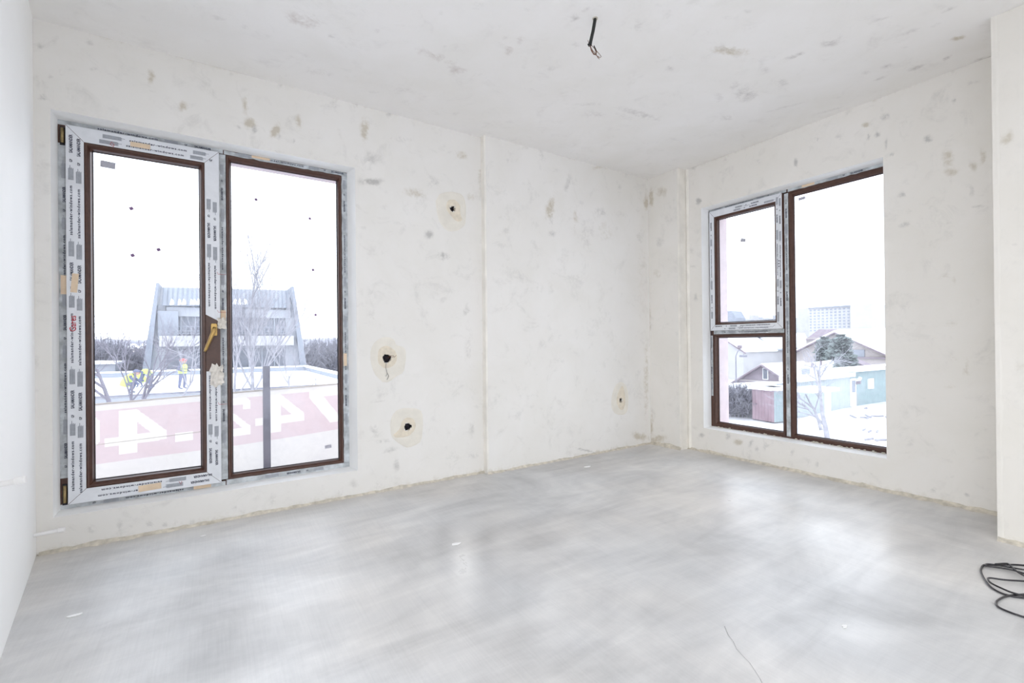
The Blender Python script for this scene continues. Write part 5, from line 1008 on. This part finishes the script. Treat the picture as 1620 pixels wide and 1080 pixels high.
# cream gabled house with big snow roof, right
X = 62.0
yc, zr = Bp(1324, 527, X); yr, zer = Bp(1404, 562, X); yl, _ = Bp(1290, 545, X)
w = 2 * abs(yr - yc); gh = gable('gabled_house', 'cream gabled house with a wide snow roof and a small grey window', yc, w, GZ, zer, zr, X, 16, M_CREAM, M_ROOFR, .8, .25)
(wa, wz0), (wb_, wz1) = Bp(1348, 564, X), Bp(1368, 553, X); b = MB(); b.box((X - .1, wa, wz0), (X, wb_, wz1)); parr(b.build('window', M_CLADM), gh)
b = MB(); zb_ = Bp(1390, 565, X)[1]; b.box((X - .3, yr, zb_ - .15), (X, yc - 1, zb_)); parr(b.build('brick_band', M_MAUVE), gh)
# long snow roof behind it (right)
X = 80.0; (ya, za) = Bp(1340, 527, X); (yb, zb) = Bp(1430, 529, X)
lr = empty('long_house', (X, (ya + yb) / 2, GZ), 'long house with a red brown ridge behind the cream gable', 'house')
b = MB(); b.box((X, ya + 6, GZ), (X + 9, yb, za - .6)); parr(b.build('wall', M_CREAM), lr)
b = MB(); b.prism([(X - .5, ya + 6, za - 1), (X + 9.5, ya + 6, za - 1), (X + 4.5, ya + 6, za + .8)], (0, yb - ya - 6, 0)); parr(b.build('roof', M_ROOFR), lr)
b = MB(); b.prism([(X - .6, ya + 3, za - .95), (X + 4.2, ya + 3, za + .55), (X + 4.2, ya + 3, za + .75), (X - .6, ya + 3, za - .7)], (0, yb - ya - 3, 0)); parr(b.build('roof_snow', M_SNOW), lr)
# low house with big snowy roof, chimney, long eaves (centre)
X = 40.0
(ye1, ze1) = Bp(1262, 612, X); (ye2, ze2) = Bp(1362, 600, X); (yr1, zr1) = Bp(1262, 578, X + 5); (yr2, zr2) = Bp(1312, 573, X + 5)
lh = empty('low_house', (X, ye1, GZ), 'low cream house under a broad snowy roof with a small chimney', 'house')
b = MB(); b.prism([(X, ye1 - .4, ze1 - .1), (X, ye2, ze2 - .1), (X + 5, yr2, zr2), (X + 5, yr1 - .4, zr1)], (.3, 0, .22)); parr(b.build('roof_snow', M_SNOW), lh)
b = MB(); b.box((X + .3, ye1 - .4, GZ), (X + 6, ye2 + .4, ze1 - .15)); parr(b.build('wall', M_CREAM), lh)
b = MB(); b.prism([(X - .15, ye1 - .4, ze1 - .35), (X - .15, ye2, ze2 - .35), (X - .15, ye2, ze2 - .1), (X - .15, ye1 - .4, ze1 - .1)], (.2, 0, 0)); parr(b.build('gutter', M_MAUVE), lh)
(c0, cz0), (c1, cz1) = Bp(1271, 598, X + 1.5), Bp(1279, 583, X + 1.5); b = MB(); b.box((X + 1.2, c0, cz0 - .3), (X + 1.8, c1, cz1)); ch = parr(b.build('chimney', M_CLADM), lh)
(c0, cz0), (c1, cz1) = Bp(1284, 588, X + 4), Bp(1297, 574, X + 4); b = MB()
b.tube([(X + 4, c0, cz0), (X + 4, c0 - .1, cz1)], .12, 6); b.tube([(X + 4.2, c1, cz0), (X + 4.2, c1, cz1 + .2)], .10, 6); b.prism([(X + 4, c0, cz0), (X + 4, c1, cz0 - .3), (X + 4, c1, cz0 + .1), (X + 4, c0, cz0 + .4)], (.3, 0, 0)); parr(b.build('roof_vents', M_ROOFR), lh)
# small red-roof and white shed under the cream house
X = 52.0; (ya, za), (yb, zb) = Bp(1343, 578, X), Bp(1362, 570, X)
sh = empty('garden_shed', (X, ya, GZ), 'small dark red roofed shed in front of the cream gable', 'shed')
b = MB(); b.prism([(X, ya, za), (X, yb - .4, za), (X, ya + .2, Bp(1345, 566, X)[1])], (2, 0, 0)); parr(b.build('roof', M_ROOFR), sh); b = MB(); b.box((X + .1, ya, GZ), (X + 2, yb, za)); parr(b.build('wall', M_WHITE), sh)
X = 50.0; (ya, za), (yb, zb) = Bp(1364, 584, X), Bp(1420, 578, X)
sh = empty('snowy_annex', (X, ya, GZ), 'low annex with a white rounded snow roof right of the red roofed shed', 'shed')
b = MB(); b.prism([(X, ya, za), (X, yb, za - .1), (X, yb, za + 1.0), (X, ya - 2, za + .7)], (3, 0, 0)); parr(b.build('roof_snow', M_SNOW), sh); b = MB(); b.box((X + .2, ya, GZ), (X + 3, yb, za)); parr(b.build('wall', M_MAUVE), sh)
# long pale green shed row
def wall_strip(p0, p1, top0, top1, bot0, bot1): pass
P0 = on(2, GZ, 1258, 661); P1 = on(2, GZ, 1345, 645); P2 = on(2, GZ, 1418, 633)
gs = empty('green_shed', tuple(P1), 'long pale green sheet metal shed with a white door and snow roof', 'shed')
hS = 2.55
def facade(Pa, Pb, h, mat, name, r, rib=.28, th=.15):
    b = MB(); d = (Pb - Pa); L = np.linalg.norm(d); d /= L; nrm = np.array([-d[1], d[0], 0]);
    if nrm[0] < 0: nrm = -nrm
    n = int(L / rib); dp = .7
    for i in range(n):
        a, c = Pa + d * L * i / n, Pa + d * L * (i + 1) / n; m = (a + c) / 2; e = -nrm * .05
        up = np.array([0, 0, h]); b.poly([a, m + e, m + e + up, a + up]); b.poly([m + e, c, c + up, m + e + up])
    b.hexa([Pa + nrm * .02, Pb + nrm * .02, Pb + nrm * dp, Pa + nrm * dp] + [p + np.array([0, 0, h]) for p in (Pa + nrm * .02, Pb + nrm * .02, Pb + nrm * dp, Pa + nrm * dp)])
    return parr(b.build(name, mat), r), d, nrm
_, d1, n1_ = facade(P0, P1, hS, M_GREENP, 'wall', gs); _, d2, n2_ = facade(P1, P2, hS + .35, M_GREEN, 'wall', gs)
for (Pa, Pb, nn, hh) in ((P0, P1, n1_, hS), (P1, P2, n2_, hS + .35)):
    b = MB(); up = np.array([0, 0, hh]); b.hexa([Pa - nn * .4 + up, Pb - nn * .4 + up, Pb + nn * 1.1 + up, Pa + nn * 1.1 + up] + [p + np.array([0, 0, .3]) for p in (Pa - nn * .4 + up, Pb - nn * .4 + up, Pb + nn * 1.1 + up, Pa + nn * 1.1 + up)])
    parr(b.build('roof_snow', M_SNOW), gs)
def on_wall(Pa, d, nn, px0, px1, z0, z1, mat, name, t=.08, inner=None):
    def s(px):   # distance along the wall seen at column px
        best = min(np.linspace(-2, 40, 2000), key=lambda q: abs(float((Pa + d * q - CAM) @ RT / ((Pa + d * q - CAM) @ FW)) * F_PX + 810 - px)); return best
    a, c = Pa + d * s(px0), Pa + d * s(px1); b = MB()
    b.hexa([a - nn * (t + .06) + np.array([0, 0, z0]), c - nn * (t + .06) + np.array([0, 0, z0]), c + np.array([0, 0, z0]), a + np.array([0, 0, z0]), a - nn * (t + .06) + np.array([0, 0, z1]), c - nn * (t + .06) + np.array([0, 0, z1]), c + np.array([0, 0, z1]), a + np.array([0, 0, z1])])
    o = parr(b.build(name, mat), gs)
    if inner:
        a2, c2 = a + (c - a) * .22, a + (c - a) * .78; b = MB(); e = nn * (t + .09); f = nn * (t + .05)
        b.hexa([a2 - e + np.array([0, 0, inner[0]]), c2 - e + np.array([0, 0, inner[0]]), c2 - f + np.array([0, 0, inner[0]]), a2 - f + np.array([0, 0, inner[0]]), a2 - e + np.array([0, 0, inner[1]]), c2 - e + np.array([0, 0, inner[1]]), c2 - f + np.array([0, 0, inner[1]]), a2 - f + np.array([0, 0, inner[1]])])
        q = b.build('pane', M_CLAD); q.parent = o; q.matrix_parent_inverse = Matrix.Identity(4)
        q.parent = gs; q.matrix_parent_inverse = Matrix.Translation(gs.location).inverted()
    return o
on_wall(P0, d1, n1_, 1342.5, 1351, .1, 2.1, M_WHITE, 'door', inner=(1.05, 1.95)) if False else on_wall(P1, d2, n2_, 1343.5, 1352, .1, 2.35, M_WHITE, 'door', inner=(1.25, 2.2))
on_wall(P0, d1, n1_, 1303, 1311.5, .05, 1.9, M_WHITE, 'door')
on_wall(P1, d2, n2_, 1372, 1380, 1.35, 2.2, M_WHITE, 'window')
p = P0 + d1 * .2
b = MB(); a = on(2, GZ + 2.25, 1285, 622); c = on(2, GZ + 2.25, 1328, 618); b.hexa([a, c, c + n1_ * 1.6, a + n1_ * 1.6] + [q + np.array([0, 0, .22]) for q in (a, c, c + n1_ * 1.6, a + n1_ * 1.6)]); parr(b.build('porch_snow', M_SNOW), gs)

# red and green corrugated shed in the left-hand pane
R0 = on(2, GZ, 1190, 662); R1 = on(2, GZ, 1225, 668); R2 = on(2, GZ, 1256, 665)
rs = empty('red_shed', tuple(R1), 'dusty red and green corrugated shed with a snowy lean-to roof', 'shed')
_, da, na = facade(R0, R1, 2.12, M_REDW, 'red_wall', rs, .22); _, db, nb = facade(R1, R2, 2.05, M_GREEN, 'green_wall', rs, .22)
up = np.array([0, 0, 2.12]); b = MB()
b.hexa([R0 - na * .3 + up, R1 - na * .3 + up, R1 + na * 1.0 + up, R0 + na * 1.0 + up] + [q + np.array([0, 0, .22]) for q in (R0 - na * .3 + up, R1 - na * .3 + up, R1 + na * 1.0 + up, R0 + na * 1.0 + up)])
b.hexa([R1 - nb * .3 + up, R2 - nb * .3 + up, R2 + nb * 1.0 + up, R1 + nb * 1.0 + up] + [q + np.array([0, 0, .22]) for q in (R1 - nb * .3 + up, R2 - nb * .3 + up, R2 + nb * 1.0 + up, R1 + nb * 1.0 + up)])
parr(b.build('roof_snow', M_SNOW), rs)
a = on(2, GZ + .35, 1220, 653.5); c = on(2, GZ + .35, 1227, 654); b = MB(); b.hexa([a, c, c + na * .1, a + na * .1] + [q + np.array([0, 0, .95]) for q in (a, c, c + na * .1, a + na * .1)])
bb = b.build('white_board', M_WHITE); tag(bb, 'white board leaning at the corner of the red shed', 'board')
# snowy low roof and hedge left of it
S0 = on(2, GZ, 1130, 657); S1 = R0 + np.array([1.2, .3, 0])
b = MB(); up = np.array([0, 0, 1.75]); nn = na
b.hexa([S0 + up + nn, S1 + up + nn, S1 + up + nn * 5, S0 + up + nn * 5] + [q + np.array([0, 0, .55]) for q in (S0 + up + nn, S1 + up + nn, S1 + up + nn * 5, S0 + up + nn * 5)])
sr = empty('snowy_store', tuple(S0), 'long low store with a thick white snow roof behind the hedge', 'shed'); parr(b.build('roof_snow', M_SNOW), sr)
b = MB(); b.hexa([S0 + nn * 1.2, S1 + nn * 1.2, S1 + nn * 4.8, S0 + nn * 4.8] + [q + up for q in (S0 + nn * 1.2, S1 + nn * 1.2, S1 + nn * 4.8, S0 + nn * 4.8)]); parr(b.build('wall', M_CLAD), sr)
rr = random.Random(21)
for i in range(9):
    f = i / 8; p = S0 * (1 - f) + (R0 + np.array([.2, .6, 0])) * f + nn * .5
    place_tree(p[0], p[1], GZ - .3, 2.1 + rr.random() * .5, 2.4, i, 'leafless dark bush in the hedge left of the red shed', 'hedge bushes beside the red shed')
for i, (px, py) in enumerate(((1162, 655), (1169, 651))):
    p = on(2, GZ, px, py); t = empty('snowy_table', tuple(p), ['left', 'right'][i] + ' snow capped garden stand beside the hedge', 'stand')
    b = MB(); b.tube([p, p + np.array([0, 0, .7])], .10, 6); b.box(p + np.array([-.3, -.35, .68]), p + np.array([.3, .35, .76])); parr(b.build('trestle', M_CLAD), t)
    b = MB(); b.box(p + np.array([-.3, -.36, .76]), p + np.array([.3, .36, .90])); parr(b.build('snow_cap', M_SNOW), t)
# mauve gabled house behind
X = 40.0; yc, zr = Bp(1209, 578, X); yl, zl = Bp(1166, 602, X)
mh = gable('mauve_house', 'mauve brick house with a tall narrow gable window', yc, 2 * abs(yl - yc) * .93, GZ, zl, zr, X, 7, M_MAUVE, M_ROOFR, .6, .06)
(a, z0), (c, z1) = Bp(1207.5, 600, X), Bp(1216, 582, X); win(mh, X, a, c, z0, z1)
z = Bp(1209, 602, X)[1]; b = MB(); b.box((X - .12, yc - abs(yl - yc) * .9, z - .12), (X, yc + abs(yl - yc) * .9, z)); parr(b.build('string_course', M_CREAM), mh)
# white-roofed houses behind (seen under the transom)
X = 75.0
for (pa, pb, pr_, zt_, lab) in ((1190, 1218, 1200, 533, 'far house with a white hipped roof over a pale wall'), (1213, 1226, 1222, 534, 'far house with a small purple dormer gable'), (1226, 1246, 1236, 530, 'far house with two tiny windows right of the dormer')):
    (ya, zb) = Bp(pa, 549, X); (yb, _) = Bp(pb, 549, X); (yc_, zr_) = Bp(pr_, zt_, X)
    gable('far_house', lab, (ya + yb) / 2, abs(ya - yb), GZ, zb, zr_, X, 10, M_BLOCK if 'dormer gable' not in lab else M_MAUVE, M_ROOFR if 'dormer' in lab else M_CLADM, .5, .3); X += 12.5
X = 58.0; yl, zl = Bp(1176, 557, X); yt, zt2 = Bp(1140, 533, X)
wh = empty('white_house', (X, yl, GZ), 'tall white house with a sloping dark verge left of the mauve roof', 'house')
b = MB(); b.prism([(X, yl, GZ), (X, yt + 6, GZ), (X, yt + 6, zt2), (X, yt, zt2), (X, yl, zl)], (8, 0, 0)); parr(b.build('wall', M_BLOCK), wh)
b = MB(); b.prism([(X - .3, yl - .4, zl - .2), (X - .3, yt, zt2), (X - .3, yt, zt2 + .15), (X - .3, yl - .4, zl + .0)], (.3, 0, 0)); parr(b.build('verge', M_ROOFR), wh)
b = MB(); b.prism([(X - .2, yl - .4, zl + .0), (X - .2, yt, zt2 + .15), (X - .2, yt, zt2 + .35), (X - .2, yl - .4, zl + .2)], (8.5, 0, 0)); parr(b.build('roof_snow', M_SNOW), wh)
(a, z0), (c, z1) = Bp(1169, 551, X), Bp(1174, 546, X); b = MB(); b.box((X - .4, a, z0), (X, c, z1)); parr(b.build('roof_vent', M_ROOFR), wh)
# lamp post
p = on(0, 36, 1164.5, 600); t = Bp(1164.5, 563, 36)
lp = empty('lamp_post', (36, p[1], GZ), 'thin street lamp post in front of the white house', 'lamp post')
b = MB(); b.tube([(36, p[1], GZ), (36, p[1], t[1])], .05, 8); b.tube([(36, p[1], t[1]), (36, p[1] - .2, t[1] + .45), (36, p[1] - .5, t[1] + .6)], .04, 6); parr(b.build('pole', M_STEEL), lp)
b = MB(); b.box((35.8, p[1] - .95, t[1] - .08), (36.2, p[1] - .45, t[1] + .10)); parr(b.build('lamp_head', M_STEEL), lp)
# distant town line seen through the small sash, haze in its pale colours
rr = random.Random(5); Xs = 230
for i in range(16):
    px = 1140 + i * 7.5; (ya, zt_) = Bp(px, 500 + rr.uniform(-2, 6), Xs + i % 4 * 8); (yb, _) = Bp(px + 6, 500, Xs + i % 4 * 8)
    b = MB(); b.box((Xs + i % 4 * 8, ya, GZ), (Xs + 6 + i % 4 * 8, yb, zt_)); tag(b.build('distant_building', M_CLADL if i % 2 else M_BLOCK), 'hazy pale block in the distant town line beyond the right window', 'building', 'distant town line')
X = 200; (ya, z0), (yb, z1) = Bp(1151, 500, X), Bp(1164, 491, X)
dh = empty('distant_gable', (X, ya, GZ), 'hazy dark stepped roof at the left end of the distant town line', 'building')
b = MB(); b.prism([(X, ya + 3, GZ), (X, yb, GZ), (X, yb, z0 - 1), (X, (ya + yb) / 2, z1), (X, ya + 3, z1)], (8, 0, 0)); parr(b.build('wall', M_CLAD), dh)

# conifer in front of the cream gable
def conifer(px, pt, pb, X, wd, label, lean=0.0, seed=1):
    (y0, zb), (y1, zt_) = Bp(px, pb, X), Bp(px + lean, pt, X)
    r = empty('conifer', (X, y0, GZ), label, 'tree'); b = MB(); b.tube([(X, y0, GZ), (X, y1, zt_)], [.22, .05], 6); parr(b.build('trunk', M_BARK), r)
    q = random.Random(seed); b = MB(); n = 700
    for i in range(n):
        f = q.random() ** .8; z = zb + (zt_ - zb) * f; a = q.random() * 6.28; R = wd * (1 - f * .85) * (.35 + .65 * q.random()) * (1 + .3 * math.sin(f * 9 + a)); yy = y0 + (y1 - y0) * f
        c = Vector((X + R * math.cos(a), yy + R * math.sin(a), z - R * .25)); L = .35 + q.random() * .35
        d = Vector((math.cos(a), math.sin(a), -.3)).normalized(); s = d.cross(Vector((0, 0, 1))).normalized()
        b.poly([c - d * L + s * .10, c - d * L - s * .10, c + d * L - s * .16 + Vector((0, 0, -.15)), c + d * L * 1.2, c + d * L + s * .16 + Vector((0, 0, -.12))])
    parr(tag(b.build('needles', M_FIR), kind='stuff'), r); return r
conifer(1306, 534, 580, 51, .7, 'narrow dark conifer left of the cream gable peak', -2, 1)
conifer(1328, 530, 592, 47, 1.25, 'broad grey green conifer in front of the cream gable', 2, 2)
conifer(1343, 556, 602, 44, .8, 'drooping dark conifer left of the small grey window', -5, 3)
(y0, z0), (y1, z1) = Bp(1272, 555, 45), Bp(1312, 556, 45)

# ---- branching garden trees
def branch_tree(base, top, r0, levels, label, mat, seed, spread=.55, name='bare_tree', kids=3, twist=.25, group=None, forks=None, upright=.4, first=.45):
    q = random.Random(seed); base = Vector(base); top = Vector(top); r = empty(name, tuple(base), label, 'tree', group)
    T = MB(); Bm = MB()
    def grow(p, d, L, rad, lv, mb):
        pts = [p]; n = 4
        for i in range(n):
            d = (d + Vector([q.uniform(-1, 1) for _ in range(3)]) * twist * .5 + Vector((0, 0, upright * .12))).normalized(); pts.append(pts[-1] + d * L / n)
        mb.tube(pts, [rad * (1 - .55 * i / n) for i in range(n + 1)], 6 if lv > 2 else 4 if lv > 1 else 3, cap=False)
        if lv <= 0: return
        for k in range(kids + (1 if lv < levels else 0)):
            f = q.uniform(first, 1); i = min(n - 1, int(f * n)); s = pts[i].lerp(pts[i + 1], f * n - i)
            a = q.random() * 6.28; e = spread * q.uniform(.6, 1.3); u = d.orthogonal().normalized(); v = d.cross(u)
            nd = (d * math.cos(e) + (u * math.cos(a) + v * math.sin(a)) * math.sin(e)).normalized()
            grow(s, nd, L * q.uniform(.55, .8), rad * .5, lv - 1, Bm)
    H_ = (top - base).length; grow(base, (top - base).normalized(), H_ * .62, r0, levels, T)
    parr(T.build('trunk', mat, smooth=True), r); parr(Bm.build('branches', mat), r); return r
def AT(px, py, Y): x, z = A(px, py, Y); return (x, Y, z)
def tree_A(px, pb, pt, ptx, Y, r0, label, mat, seed, **k): 
    b0 = AT(px, pb, Y); b1 = AT(ptx, pt, Y); branch_tree((b0[0], Y, b0[2] - .8), b1, r0, 4, label, mat, seed, **k)
tree_A(183, 642, 515, 158, 14, .075, 'bare tree forking low at the left edge of the left pane', M_BARK, 3, spread=.7, kids=3, first=.3)
tree_A(194, 645, 530, 222, 15, .05, 'thin bare tree leaning right beside the crouching worker', M_BARK, 5, spread=.5, kids=3)
tree_A(223, 640, 525, 240, 16, .065, 'upright bare tree in front of the second worker', M_BARK, 8, spread=.6, kids=3, first=.3)
tree_A(262, 640, 545, 320, 15, .05, 'bare tree with long branches leaning towards the standing worker', M_BARKP, 9, spread=.65, kids=3)
tree_A(400, 628, 440, 404, 22, .10, 'tall pale birch crossing the front of the fin building', M_BARKP, 12, spread=.5, kids=5, upright=.9, first=.15, twist=.15)
tree_A(366, 628, 470, 372, 21, .07, 'slender pale birch at the left edge of the fixed pane', M_BARKP, 15, spread=.5, kids=4, upright=.9, first=.2)
tree_A(457, 618, 560, 460, 18, .05, 'small bare sapling right of the steel post', M_BARKP, 17, spread=.4, kids=3, upright=.8)
tree_A(495, 612, 560, 505, 18, .03, 'faint bare sapling near the right edge of the left window', M_BARKP, 19, spread=.5, kids=2)
g = on(2, GZ, 1309, 694); branch_tree(tuple(g), (g[0], g[1] + .4, GZ + 4.2), .14, 4, 'pale bare fruit tree standing in the snowy yard', M_BARKP, 23, spread=.75, kids=3, first=.25)
g = on(2, GZ, 1299, 680); branch_tree(tuple(g), (g[0] + .3, g[1] + .7, GZ + 3.6), .09, 3, 'thinner bare fruit tree just left of the other yard tree', M_BARKP, 25, spread=.6, kids=3)
for i, (px, py) in enumerate(((1375, 683), (1372, 662), (1395, 661), (1390, 697), (1353, 645))):   # debris in the yard
    p = on(2, GZ + .05, px, py); b = MB(); q = random.Random(i)
    for k in range(3): a = p + np.array([q.uniform(-.3, .3), q.uniform(-.8, .8), 0]); b.tube([a, a + np.array([.1, q.uniform(-.8, .8), .12])], .06, 5)
    tag(b.build('log_pile', M_BARKP), 'scrap wood lying in the snowy yard', 'wood', 'scrap wood in the yard')

# ---- workers on the flat roof
def figure(loc, heading, joints, radii, edges, label, vest_ring, head_c, head_r, helmet, sc=1.0):
    r = empty('person', tuple(loc), label, 'person'); r.rotation_euler.z = heading
    me = bpy.data.meshes.new('body'); me.from_pydata([tuple(np.array(j) * sc) for j in joints], edges, []); me.materials.append(M_NAVY)
    o = bpy.data.objects.new('body', me); COL.objects.link(o); o.parent = r
    m = o.modifiers.new('skin', 'SKIN'); m.use_smooth_shade = True
    for i, rd in enumerate(radii): me.skin_vertices[0].data[i].radius = (rd[0] * sc, rd[1] * sc) if isinstance(rd, tuple) else (rd * sc, rd * sc)
    me.skin_vertices[0].data[0].use_root = True
    s = o.modifiers.new('sub', 'SUBSURF'); s.levels = 2; s.render_levels = 2
    b = MB(); rings = []                       # vest: shell round the torso
    for c, ax, w, d in vest_ring:
        c = np.array(c) * sc; ax = Vector(ax).normalized(); u = Vector((1, 0, 0)); v = ax.cross(u).normalized()
        rings.append([tuple(c + np.array(u) * math.cos(t) * w * sc + np.array(v) * math.sin(t) * d * sc) for t in np.linspace(0, 2 * PI, 14, endpoint=False)])
    for a, c in zip(rings[:-1], rings[1:]):
        for i in range(14): b.poly([a[i], a[(i + 1) % 14], c[(i + 1) % 14], c[i]])
    b.poly(rings[0][::-1]); b.poly(rings[-1]); o2 = b.build('vest', M_HIVIS, smooth=True); o2.parent = r; tag(o2, 'yellow high-visibility vest')
    b = MB(); hc = Vector(np.array(head_c) * sc); hr = head_r * sc; bm = bmesh.new(); bmesh.ops.create_uvsphere(bm, u_segments=14, v_segments=10, radius=1)
    for vv in bm.verts:
        k = 1 - .18 * max(0, -vv.co.z); vv.co = Vector((vv.co.x * hr * .80 * k, vv.co.y * hr * .92 * k, vv.co.z * hr * 1.15)) + hc
    h = bpy.data.meshes.new('head'); bm.to_mesh(h); bm.free(); h.materials.append(M_SKIN); ho = bpy.data.objects.new('head', h); COL.objects.link(ho); ho.parent = r
    for p in h.polygons: p.use_smooth = True
    b = MB(); b.tube([hc + Vector((0, -hr * .85, 0)), hc + Vector((0, -hr * 1.12, -hr * .18)), hc + Vector((0, -hr * .8, -hr * .25))], [hr * .08, hr * .14, hr * .10], 6); n_ = b.build('nose', M_SKIN, smooth=True); n_.parent = ho
    b = MB()
    for sx_ in (-1, 1): b.tube([hc + Vector((sx_ * hr * .3, -hr * .84, hr * .1)), hc + Vector((sx_ * hr * .3, -hr * .90, hr * .1))], hr * .09, 8)
    n_ = b.build('eyes', M_DARK); n_.parent = ho
    b = MB(); L = 10
    prof = [(1.18, .15), (1.05, .22), (1.0, .55), (.75, .95), (.35, 1.22), (.02, 1.30)]
    pr_ = [[tuple(hc + Vector((math.cos(t) * a * hr, math.sin(t) * a * hr * 1.1, z * hr))) for t in np.linspace(0, 2 * PI, 14, endpoint=False)] for a, z in prof]
    for a, c in zip(pr_[:-1], pr_[1:]):
        for i in range(14): b.poly([a[i], a[(i + 1) % 14], c[(i + 1) % 14], c[i]])
    hh = b.build('helmet' if helmet is M_HELM else 'cap', helmet, smooth=True); hh.parent = r
    return r
# standing man, arms bent: x across, -y forward, z up
J = [(0, 0, .95), (0, 0, 1.20), (0, -.02, 1.42), (0, -.03, 1.53), (.10, 0, .90), (.13, -.03, .50), (.13, .03, .08), (.13, -.13, .03), (-.10, 0, .90), (-.14, .02, .50), (-.15, .06, .08), (-.15, -.10, .03), (.20, -.01, 1.42), (.27, -.02, 1.15), (.20, -.22, 1.02), (-.20, -.01, 1.42), (-.28, .0, 1.15), (-.16, -.20, 1.05)]
E_ = [(0, 1), (1, 2), (2, 3), (0, 4), (4, 5), (5, 6), (6, 7), (0, 8), (8, 9), (9, 10), (10, 11), (2, 12), (12, 13), (13, 14), (2, 15), (15, 16), (16, 17)]
R_ = [(.16, .11), (.15, .11), (.15, .10), .055, .09, .07, .045, .04, .09, .07, .045, .04, .065, .05, .035, .065, .05, .035]
VR = [((0, 0, .93), (0, 0, 1), .21, .15), ((0, 0, 1.10), (0, 0, 1), .21, .155), ((0, -.01, 1.30), (0, 0, 1), .235, .155), ((0, -.02, 1.43), (0, 0, 1), .22, .13), ((0, -.03, 1.50), (0, 0, 1), .10, .08)]
p = on(2, -1.6, 289, 615)
figure(p, math.radians(60), J, R_, E_, 'standing worker in a yellow vest and red helmet on the snowy roof', VR, (0, -.04, 1.66), .125, M_HELM, 1.02).scale = (1.3, 1.3, 1.0)
# bending man
J2 = [(0, .10, .92), (0, -.10, 1.12), (0, -.34, 1.16), (0, -.46, 1.14), (.11, .08, .88), (.13, -.02, .48), (.13, .05, .08), (.13, -.12, .03), (-.11, .08, .88), (-.14, .0, .48), (-.14, .05, .08), (-.14, -.12, .03), (.20, -.34, 1.14), (.23, -.38, .85), (.15, -.45, .62), (-.20, -.34, 1.14), (-.23, -.40, .85), (-.14, -.46, .62)]
VR2 = [((0, .06, .95), (0, -1, .5), .20, .15), ((0, -.08, 1.10), (0, -1, .35), .21, .16), ((0, -.24, 1.16), (0, -1, .1), .225, .16), ((0, -.36, 1.16), (0, -1, 0), .20, .13), ((0, -.42, 1.15), (0, -1, 0), .10, .08)]
p = on(2, -1.6, 238, 617)
figure(p, math.radians(-100), J2, R_, E_, 'worker in a yellow vest bending forward in the middle of the roof', VR2, (0, -.58, 1.10), .12, M_NAVY, .98)
# crouching man
J3 = [(0, .12, .45), (0, .02, .68), (0, -.16, .84), (0, -.26, .90), (.12, .08, .42), (.18, -.28, .50), (.16, -.10, .08), (.16, -.26, .03), (-.12, .08, .42), (-.18, -.28, .50), (-.16, -.10, .08), (-.16, -.26, .03), (.21, -.16, .82), (.24, -.34, .60), (.14, -.52, .42), (-.21, -.16, .82), (-.24, -.34, .60), (-.14, -.52, .42)]
VR3 = [((0, .14, .36), (0, -.4, 1), .24, .19), ((0, .06, .58), (0, -.5, 1), .25, .20), ((0, -.08, .76), (0, -.8, 1), .25, .18), ((0, -.18, .86), (0, -1, .8), .21, .14), ((0, -.24, .90), (0, -1, .6), .10, .08)]
p = on(2, -1.6, 202, 622)
figure(p, math.radians(80), J3, R_, E_, 'worker in a yellow vest crouching at the left on the roof edge', VR3, (0, -.34, 1.0), .125, M_NAVY, 1.15)
p = on(2, -1.6, 224, 612)
figure(p, math.radians(-40), J3, R_, E_, 'half hidden worker kneeling behind the others on the roof', VR3, (0, -.34, 1.0), .12, M_NAVY, .95)

# sizes of everything now fixed: nothing left unlinked
bpy.context.view_layer.update()
